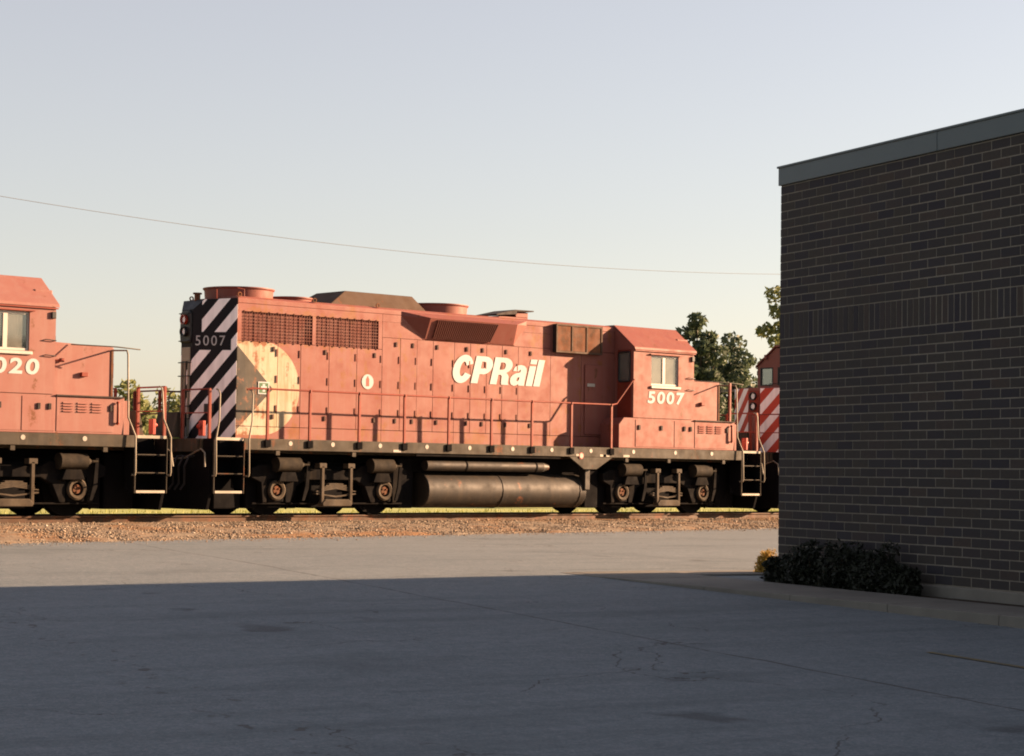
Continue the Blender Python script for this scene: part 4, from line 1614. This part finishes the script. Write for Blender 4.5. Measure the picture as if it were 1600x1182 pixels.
    for zz in (4.0, 3.45, 3.02, 2.75, 2.45, 2.15, 1.9):
        gi.tube([(bx2, .16, zz), (bx2 - .09, .16, zz), (bx2 - .09, -.16, zz), (bx2, -.16, zz)], .011, 5)
    gi.build('grab_iron', 'black', hood)
    pp = MB()
    for yy in (-.12, .02, .12):
        pp.tube([(bx2 - .025, yy, 3.05), (bx2 - .025, yy, 1.55)], .03, 7)
    pp.build('end_conduit', 'rail_silver', hood, smooth=60)
    bt = MB()
    bt.box(bx2 + .12, bx2 + .26, -.62, -.46, 2.03, 2.2)
    bt.build('end_junction_box', 'black', hood, bevel=0.01)
    mk = MB()
    mk.cyl((-7.46, -.05, 4.2), (-7.46, -.05, 4.40), .06, .06, 10)
    mk.cyl((-7.46, -.05, 4.40), (-7.46, -.05, 4.43), .09, .09, 10)
    mk.build('roof_vent', 'rust', hood)
    gi = MB()
    gi.tube([(-7.3, -.5, 4.3), (-7.3, -.5, 4.5), (-7.0, -.78, 4.52), (-6.85, -.8, 4.5), (-6.85, -.8, 4.33)], .012, 6)
    gi.build('roof_grab_iron', 'red_post', hood)
    lg = MB()
    for xx in (-7.0, -5.15, -3.5):
        for s in (-1, 1):
            lg.lathe([(.05, -.012), (.05, .012), (.03, .012), (.03, -.012)], (xx, s * .86, 4.39), (0, 1, 0), 12)
    lg.build('lifting_eye', 'rust', hood)
    # roof equipment
    def fan(xc, r, zt_, nm='radiator_fan'):
        f_ = MB()
        f_.lathe([(r - .02, 4.3), (r, zt_ - .05), (r + .03, zt_ - .02), (r + .03, zt_), (r - .05, zt_), (r - .07, 4.3)], (xc, 0, 0), (0, 0, 1), 36)
        fo = f_.build(nm, 'red', root, smooth=35)
        g_ = MB()
        for q in range(12):
            an = q * math.pi / 12
            g_.tube([(xc + (r - .03) * math.cos(an), (r - .03) * math.sin(an), zt_ - .012), (xc - (r - .03) * math.cos(an), -(r - .03) * math.sin(an), zt_ - .012)], .008, 4)
        g_.cyl((xc, 0, zt_ - .05), (xc, 0, zt_ - .002), .16, None, 16)
        g_.build('fan_guard', 'red_dark', fo)
        b_ = MB()
        for q in range(8):
            an = q * math.pi / 4
            ca, sa = math.cos(an), math.sin(an)
            c2, s2 = math.cos(an + .35), math.sin(an + .35)
            b_.add([(xc + .1 * ca, .1 * sa, zt_ - .12), (xc + (r - .09) * ca, (r - .09) * sa, zt_ - .12), (xc + (r - .09) * c2, (r - .09) * s2, zt_ - .06), (xc + .1 * c2, .1 * s2, zt_ - .06)], [(0, 1, 2, 3)])
        b_.build('fan_blade', 'dark', fo)
    fan(-6.43, .70, 4.575)
    fan(-5.15, .45, 4.48)
    fan(-1.22, .72, 4.58, 'brake_fan')
    hz = MB()
    hz.add([(-4.68, -.72, 4.33), (-2.02, -.72, 4.33), (-2.02, .72, 4.33), (-4.68, .72, 4.33), (-4.1, -.5, 4.68), (-2.28, -.5, 4.68), (-2.28, .5, 4.68), (-4.1, .5, 4.68)],
           [(0, 3, 2, 1), (4, 5, 6, 7), (0, 1, 5, 4), (1, 2, 6, 5), (2, 3, 7, 6), (3, 0, 4, 7)])
    wh = hz.build('winterization_hatch', 'hatch', root, bevel=0.012)
    ex = MB()
    ex.box(.40, 1.30, -.3, .3, 4.34, 4.44)
    ex.box(.92, 1.30, -.3, .3, 4.441, 4.56)
    xo = ex.build('exhaust_stack', 'red', root, bevel=0.01)
    ex = MB()
    ex.prism([(.28, 4.445), (.9, 4.5), (.9, 4.565), (1.42, 4.585), (1.42, 4.61), (.86, 4.605), (.28, 4.475)], 'y', -.37, .37)
    ex.build('stack_cover', 'dark', xo, bevel=0.006)
    # ---------- cab
    cab = empty('cab', (0, 0, 0), 0, root)
    CX0, CX1, CH = 3.55, 5.54, 1.52
    W0, W1, WZ0, WZ1 = 4.09, 5.01, 2.99, 3.69
    for s in (-1, 1):
        ya, yb = sorted((s * (CH - .05), s * CH))
        w_ = MB()
        w_.box(CX0, CX1, ya, yb, 2.229, WZ0)
        w_.box(CX0, W0, ya, yb, WZ0, WZ1)
        w_.box(W1, CX1, ya, yb, WZ0, WZ1)
        w_.box(CX0, CX1, ya, yb, WZ1, 3.835)
        w_.build('side_wall', 'red', cab)
        wf = empty('side_window', (0, 0, 0), 0, cab)
        f_ = MB()
        t_ = .045
        yf, yg = sorted((s * (CH - .075), s * (CH - .03)))
        f_.box(W0, W1, yf, yg, WZ1 - t_, WZ1)
        f_.box(W0, W1, yf, yg, WZ0, WZ0 + t_)
        f_.box(W0, W0 + .03, yf, yg, WZ0 + t_, WZ1 - t_)
        f_.box(W1 - .03, W1, yf, yg, WZ0 + t_, WZ1 - t_)
        f_.box(4.50, 4.585, yf, yg, WZ0 + t_, WZ1 - t_)
        f_.build('frame', 'alu', wf)
        yp, yq = sorted((s * (CH - .056), s * (CH - .05)))
        MB().box(W0 + .03, 4.50, yp, yq, WZ0 + t_, WZ1 - t_).build('pane', 'glass', wf)
        MB().box(4.585, W1 - .03, yp, yq, WZ0 + t_, WZ1 - t_).build('pane', 'glass', wf)
        sl = MB()
        sl.box(W0 - .03, W1 + .05, min(s * (CH + .001), s * (CH + .045)), max(s * (CH + .001), s * (CH + .045)), WZ0 - .07, WZ0 - .012)
        sl.build('armrest', 'alu', wf, bevel=0.01)
        gt = MB()
        gt.box(W0 - .06, W1 + .08, min(s * (CH + .001), s * (CH + .05)), max(s * (CH + .001), s * (CH + .05)), WZ1 + .012, WZ1 + .035)
        gt.build('rain_gutter', 'red_post', wf)
        gt = MB()
        gt.box(CX0 - .02, CX1 + .03, min(s * (CH + .001), s * (CH + .035)), max(s * (CH + .001), s * (CH + .035)), 3.77, 3.795)
        gt.build('eave_strip', 'red_post', cab)
        # battery / lower boxes
        lb = MB()
        yl, yh = sorted((s * .9, s * 1.505))
        lb.prism([(3.06, 1.523), (7.02, 1.523), (7.02, 2.22), (3.22, 2.22), (3.06, 2.06)], 'y', yl, yh)
        box_ = lb.build('side_box', 'red', root, bevel=0.01)
        for x0, x1 in ((3.6, 4.88), (4.9, 5.56), (5.6, 6.78)):
            d = MB()
            d.box(x0, x1, min(s * 1.5055, s * 1.514), max(s * 1.5055, s * 1.514), 1.56, 2.18)
            d.build('access_door', 'red', box_, bevel=0.004)
        MB().box(5.58, 7.0, min(s * 1.505, s * 1.55), max(s * 1.505, s * 1.55), 2.2, 2.225).build('box_lid_edge', 'dark', box_)
        for xx in (3.68, 4.42, 5.2, 5.42, 6.7):
            MB().box(xx, xx + .06, min(s * 1.514, s * 1.54), max(s * 1.514, s * 1.54), 1.95, 2.06).build('latch', 'dark', box_, bevel=0.005)
        for k in range(3):
            lv = MB()
            for q in range(4):
                z_ = 1.92 + q * .05
                lv.add([(5.72 + k * .3, s * 1.5145, z_ + .03), (5.93 + k * .3, s * 1.5145, z_ + .03), (5.93 + k * .3, s * 1.54, z_), (5.72 + k * .3, s * 1.54, z_),
                        (5.72 + k * .3, s * 1.5145, z_ - .002), (5.93 + k * .3, s * 1.5145, z_ - .002)],
                       [(0, 1, 2, 3), (3, 2, 5, 4), (0, 3, 4), (1, 5, 2)])
            lv.build('louvre', 'red', box_)
        # rear wall beside the hood with door
        rw = MB()
        DY0, DY1 = .98, 1.44
        DZ0, DZ1 = 3.05, 3.76

        def ry(a, b):
            return sorted((s * a, s * b))
        a, b = ry(.89, DY0)
        rw.box(CX0 - .04, CX0, a, b, 1.53, 3.835)
        a, b = ry(DY1, CH)
        rw.box(CX0 - .04, CX0, a, b, 2.229, 3.835)
        a, b = ry(DY0, DY1)
        rw.box(CX0 - .04, CX0, a, b, DZ1 + .04, 3.835)
        rw.prism([(s * .89, 3.835), (s * CH, 3.835), (s * .89, 4.31)], 'x', CX0 - .04, CX0)
        rw.build('rear_wall', 'red', cab)
        dr = MB()
        dr.box(CX0 - .03, CX0 - .005, *ry(DY0 + .004, DY1 - .004), 2.23, DZ0)
        dr.box(CX0 - .03, CX0 - .005, *ry(DY0 + .004, DY0 + .03), DZ0, DZ1)
        dr.box(CX0 - .03, CX0 - .005, *ry(DY1 - .03, DY1 - .004), DZ0, DZ1)
        dr.box(CX0 - .03, CX0 - .005, *ry(DY0 + .004, DY1 - .004), DZ1, DZ1 + .036)
        d_o = dr.build('cab_door', 'red_post', cab)
        gk = MB()
        c0, c1 = DY0 + .03, DY1 - .03
        R_ = .07
        loop = []
        for cy, cz, a0 in ((c1 - R_, DZ1 - R_, 0), (c0 + R_, DZ1 - R_, 90), (c0 + R_, DZ0 + R_, 180), (c1 - R_, DZ0 + R_, 270)):
            for q in range(4):
                an = rad(a0 + q * 30)
                loop.append((CX0 - .032, s * (cy + (R_ - .012) * math.cos(an)), cz + (R_ - .012) * math.sin(an)))
        loop.append(loop[0])
        loop.append(loop[1])
        gk.tube(loop, .02, 6)
        gk.build('window_gasket', 'black', d_o)
        MB().box(CX0 - .02, CX0 - .015, *ry(c0, c1), DZ0, DZ1).build('door_pane', 'glass', d_o)
    # front wall with windows
    fw = MB()
    FX0, FX1 = CX1 - .05, CX1
    Z0_, Z1_ = 3.32, 3.80
    ws = [(-1.42, -.98), (-.82, -.14), (.14, .82), (.98, 1.42)]
    fw.box(FX0, FX1, -CH + .05, CH - .05, 1.53, Z0_)
    ed = [-CH + .05] + [q for w2 in ws for q in w2] + [CH - .05]
    for q in range(0, len(ed), 2):
        fw.box(FX0, FX1, ed[q], ed[q + 1], Z0_, Z1_)
    fw.prism([(-CH + .02, Z1_), (CH - .02, Z1_), (CH - .02, 3.84), (.88, 4.31), (-.88, 4.31), (-CH + .02, 3.84)], 'x', FX0, FX1 + .001)
    fw.build('front_wall', 'red', cab)
    for a, b in ws:
        fo = empty('front_window', (0, 0, 0), 0, cab)
        MB().box(FX0 + .02, FX0 + .026, a, b, Z0_, Z1_).build('pane', 'glass', fo)
        f_ = MB()
        for y0_, y1_, z0_, z1_ in ((a, a + .03, Z0_, Z1_), (b - .03, b, Z0_, Z1_), (a + .03, b - .03, Z0_, Z0_ + .03), (a + .03, b - .03, Z1_ - .03, Z1_)):
            f_.box(FX0 + .012, FX1 + .006, y0_, y1_, z0_, z1_)
        f_.build('frame', 'black', fo)
    nbx = MB()
    nbx.box(FX1 - .05, FX1 + .13, -.62, .62, 3.98, 4.26)
    nbx.build('number_box', 'red', cab, bevel=0.03)
    for s in (-1, 1):
        cl = MB()
        cl.box(5.25, 5.62, min(s * 1.16, s * 1.24), max(s * 1.16, s * 1.24), 4.02, 4.14)
        cl.build('class_light', 'red', cab, bevel=0.02)
    # roof
    ro = MB()
    ro.prism([(-1.57, 3.80), (-.88, 4.335), (.88, 4.335), (1.57, 3.80), (1.55, 3.86), (.87, 4.385), (-.87, 4.385), (-1.55, 3.86)], 'x', CX0 - .05, CX1 + .05)
    ro.build('cab_roof', 'red', cab, bevel=0.006)
    # interior: floor, rear bulkhead, seat backs and control stand
    it = MB()
    it.box(CX0 + .01, CX1 - .06, -CH + .06, CH - .06, 2.1, 2.2)
    it.box(CX0 + .001, CX0 + .03, -.87, .87, 2.2, 4.3)
    it.build('cab_interior', 'dark', cab)
    for yy in (-.95, .95):
        st = MB()
        st.box(4.25, 4.65, yy - .22, yy + .22, 2.55, 2.65)
        st.box(4.22, 4.3, yy - .22, yy + .22, 2.65, 3.2)
        st.cyl((4.45, yy, 2.2), (4.45, yy, 2.55), .05, None, 10)
        st.build('seat', 'black', cab, bevel=0.02)
    # grab irons and brackets on the cab side
    for s in (-1, 1):
        gi = MB()
        for zz in (2.93, 3.21):
            gi.tube([(5.33, s * 1.525, zz), (5.33, s * 1.56, zz), (5.53, s * 1.56, zz - .01), (5.53, s * 1.525, zz - .01)], .01, 5)
        gi.build('grab_iron', 'black', cab)
        bx = MB()
        bx.box(5.44, 5.53, min(s * 1.521, s * 1.56), max(s * 1.521, s * 1.56), 3.60, 3.72)
        bx.build('cab_bracket', 'black', cab, bevel=0.01)
    # ---------- short hood (nose)
    nz = MB()
    NX, TX, NH = 7.13, 7.4, .9
    poly = [(5.545, -NH), (NX, -NH), (TX, -.2), (TX, .2), (NX, NH), (5.545, NH)]
    zt0, zt1 = 3.235, 3.17

    def top(xv):
        return zt0 + (zt1 - zt0) * (xv - 5.545) / (TX - 5.545)
    vs_ = [(a, b, 1.523) for a, b in poly] + [(a, b, top(a)) for a, b in poly]
    nz.add(vs_, [(0, 1, 2, 3, 4, 5), (11, 10, 9, 8, 7, 6)] + [(i, (i + 1) % 6, 6 + (i + 1) % 6, 6 + i) for i in range(6)])
    nose = nz.build('short_hood', 'red', root, bevel=0.015)
    L2 = math.hypot(TX - NX, NH - .2)
    Q, U = [], []
    e_ = .006
    pts_ = [(NX + e_, -NH + .004), (TX + e_, -.2), (TX + e_, .2), (NX + e_, NH - .004)]
    us = [0, L2, L2 + .4, 2 * L2 + .4]
    for q in range(3):
        p0_, p1_ = pts_[q], pts_[q + 1]
        if q == 1:
            continue
        Q.append([(*p0_, 1.53), (*p1_, 1.53), (*p1_, top(p1_[0]) - .02), (*p0_, top(p0_[0]) - .02)])
        U.append([(us[q], 1.53), (us[q + 1], 1.53), (us[q + 1], 3.15), (us[q], 3.15)])
    panel_uv('nose_stripes', Q, U, 'stripe_rw', nose)
    hp = MB()
    hp.box(TX + .003, TX + .03, -.17, .17, 2.55, 3.1)
    hp_o = hp.build('headlight_housing', 'red_post', nose, bevel=0.02)
    for zz in (2.95, 2.69):
        r_ = MB()
        r_.lathe([(.105, 0), (.105, .06), (.09, .06), (.09, 0)], (TX + .03, 0, zz), (1, 0, 0), 20)
        r_.build('headlight_ring', 'black', hp_o, smooth=40)
        MB().cyl((TX + .03, 0, zz), (TX + .06, 0, zz), .089, .06, 18).build('headlight', 'lens', hp_o, smooth=40)
    nd = MB()
    nd.box(TX + .003, TX + .012, -.17, .17, 1.6, 2.5)
    nd.build('nose_door', 'red', nose, bevel=0.004)
    for s in (-1, 1):
        br = MB()
        br.box(5.75, 5.8, min(s * .902, s * .98), max(s * .902, s * .98), 2.86, 2.9)
        br.cyl((5.62, s * .97, 2.9), (5.98, s * .97, 2.88), .014, None, 6)
        br.box(5.58, 5.66, min(s * .92, s * .99), max(s * .92, s * .99), 2.87, 2.94)
        br.box(5.96, 6.04, min(s * .92, s * .99), max(s * .92, s * .99), 2.85, 2.92)
        br.build('flag_bracket', 'red_post', nose, bevel=0.006)
        br = MB()
        br.box(6.42, 6.56, min(s * .902, s * .97), max(s * .902, s * .97), 2.6, 2.68)
        br.build('sand_hatch_latch', 'red_post', nose, bevel=0.01)
        gi = MB()
        gi.tube([(5.6, s * .7, 3.22), (5.6, s * .7, 3.36), (6.0, s * .7, 3.34), (6.0, s * .7, 3.21)], .012, 5)
        gi.build('nose_grab_iron', 'black', nose)
        ed_ = MB()
        ed_.box(NX - .05, NX - .01, min(s * .902, s * .915), max(s * .902, s * .915), 1.6, 3.13)
        ed_.build('corner_strip', 'rust', nose)
        # toolbox and front lower step
        tb = MB()
        tb.box(7.03, 7.2, min(s * .92, s * 1.4), max(s * .92, s * 1.4), 1.523, 2.16)
        tb.build('front_box', 'red', root, bevel=0.01)
        tb = MB()
        tb.tube([(6.86, s * 1.53, 2.12), (6.86, s * 1.56, 2.1), (6.86, s * 1.56, 1.75), (6.86, s * 1.53, 1.72)], .03, 6)
        tb.build('marker_tube', 'red_post', root)
    if number:
        road_numbers(cab, number)
    # ---------- walkway handrails
    for s in (-1, 1):
        posts = (-6.73, -5.70, -4.45, -3.26, -2.05, -.84, .35, 1.55, 2.81)
        for xx in posts:
            p_ = MB()
            p_.box(xx - .028, xx + .028, min(s * 1.49, s * 1.53), max(s * 1.49, s * 1.53), 1.5, 2.47)
            po = p_.build('stanchion', 'red_post', root, bevel=0.006)
            MB().box(xx - .075, xx + .065, min(s * 1.522, s * 1.56), max(s * 1.522, s * 1.56), 1.355, 1.5).build('stanchion_socket', 'under', po, bevel=0.012)
            MB().cyl((xx, s * 1.51, 2.46), (xx, s * 1.51, 2.515), .03, None, 8).build('rail_clamp', 'red_post', po)
        g = MB()
        g.tube([(-7.22, s * 1.5, 2.47), (-7.1, s * 1.51, 2.5), (-4.0, s * 1.51, 2.495), (0, s * 1.51, 2.49), (2.85, s * 1.51, 2.5), (2.98, s * 1.51, 2.53), (3.46, s * 1.53, 3.06), (3.53, s * 1.53, 3.1)], .019, 7)
        g.build('handrail', 'red_post', root, smooth=60)
        g = MB()
        g.tube([(-7.05, s * .95, 2.2), (2.4, s * .95, 2.2)], .011, 5)
        # lower side rail along the hood
    # front platform posts and handrail to the nose
    for s in (-1, 1):
        g = MB()
        g.tube([(6.2, s * .93, 3.19), (6.9, s * 1.4, 3.16), (7.36, s * 1.47, 3.13)], .012, 6)
        g.build('nose_handrail', 'rail_silver', root, smooth=60)
        if front_post:
            p_ = MB()
            p_.box(6.86, 6.92, min(s * 1.43, s * 1.48), max(s * 1.43, s * 1.48), 2.222, 3.15)
            p_.build('nose_stanchion', 'red', root, bevel=0.006)
    return root


build_loco('5007', 0.0, 0, 'faded red locomotive numbered 5007 with black and white striped hood end, in the middle', True)
build_loco('5020', -17.0, 0, 'faded red locomotive numbered 5020 cut off by the left edge of the picture')
build_loco('', 16.85, math.pi, 'red locomotive with red and white striped nose half hidden by the brick building')

# ---------------------------------------------------------------- overhead wire
WY = 8.0


def wz(x):
    return 6.8 + 0.0022 * (x - 4) ** 2


pts = [(x, WY, wz(x)) for x in np.linspace(-40, 46, 60)]
o = MB().tube(pts, 0.0065, 5).build('overhead_wire', 'wire', smooth=60)
tag(o, 'thin sagging overhead wire crossing the sky above the train', 'wire')
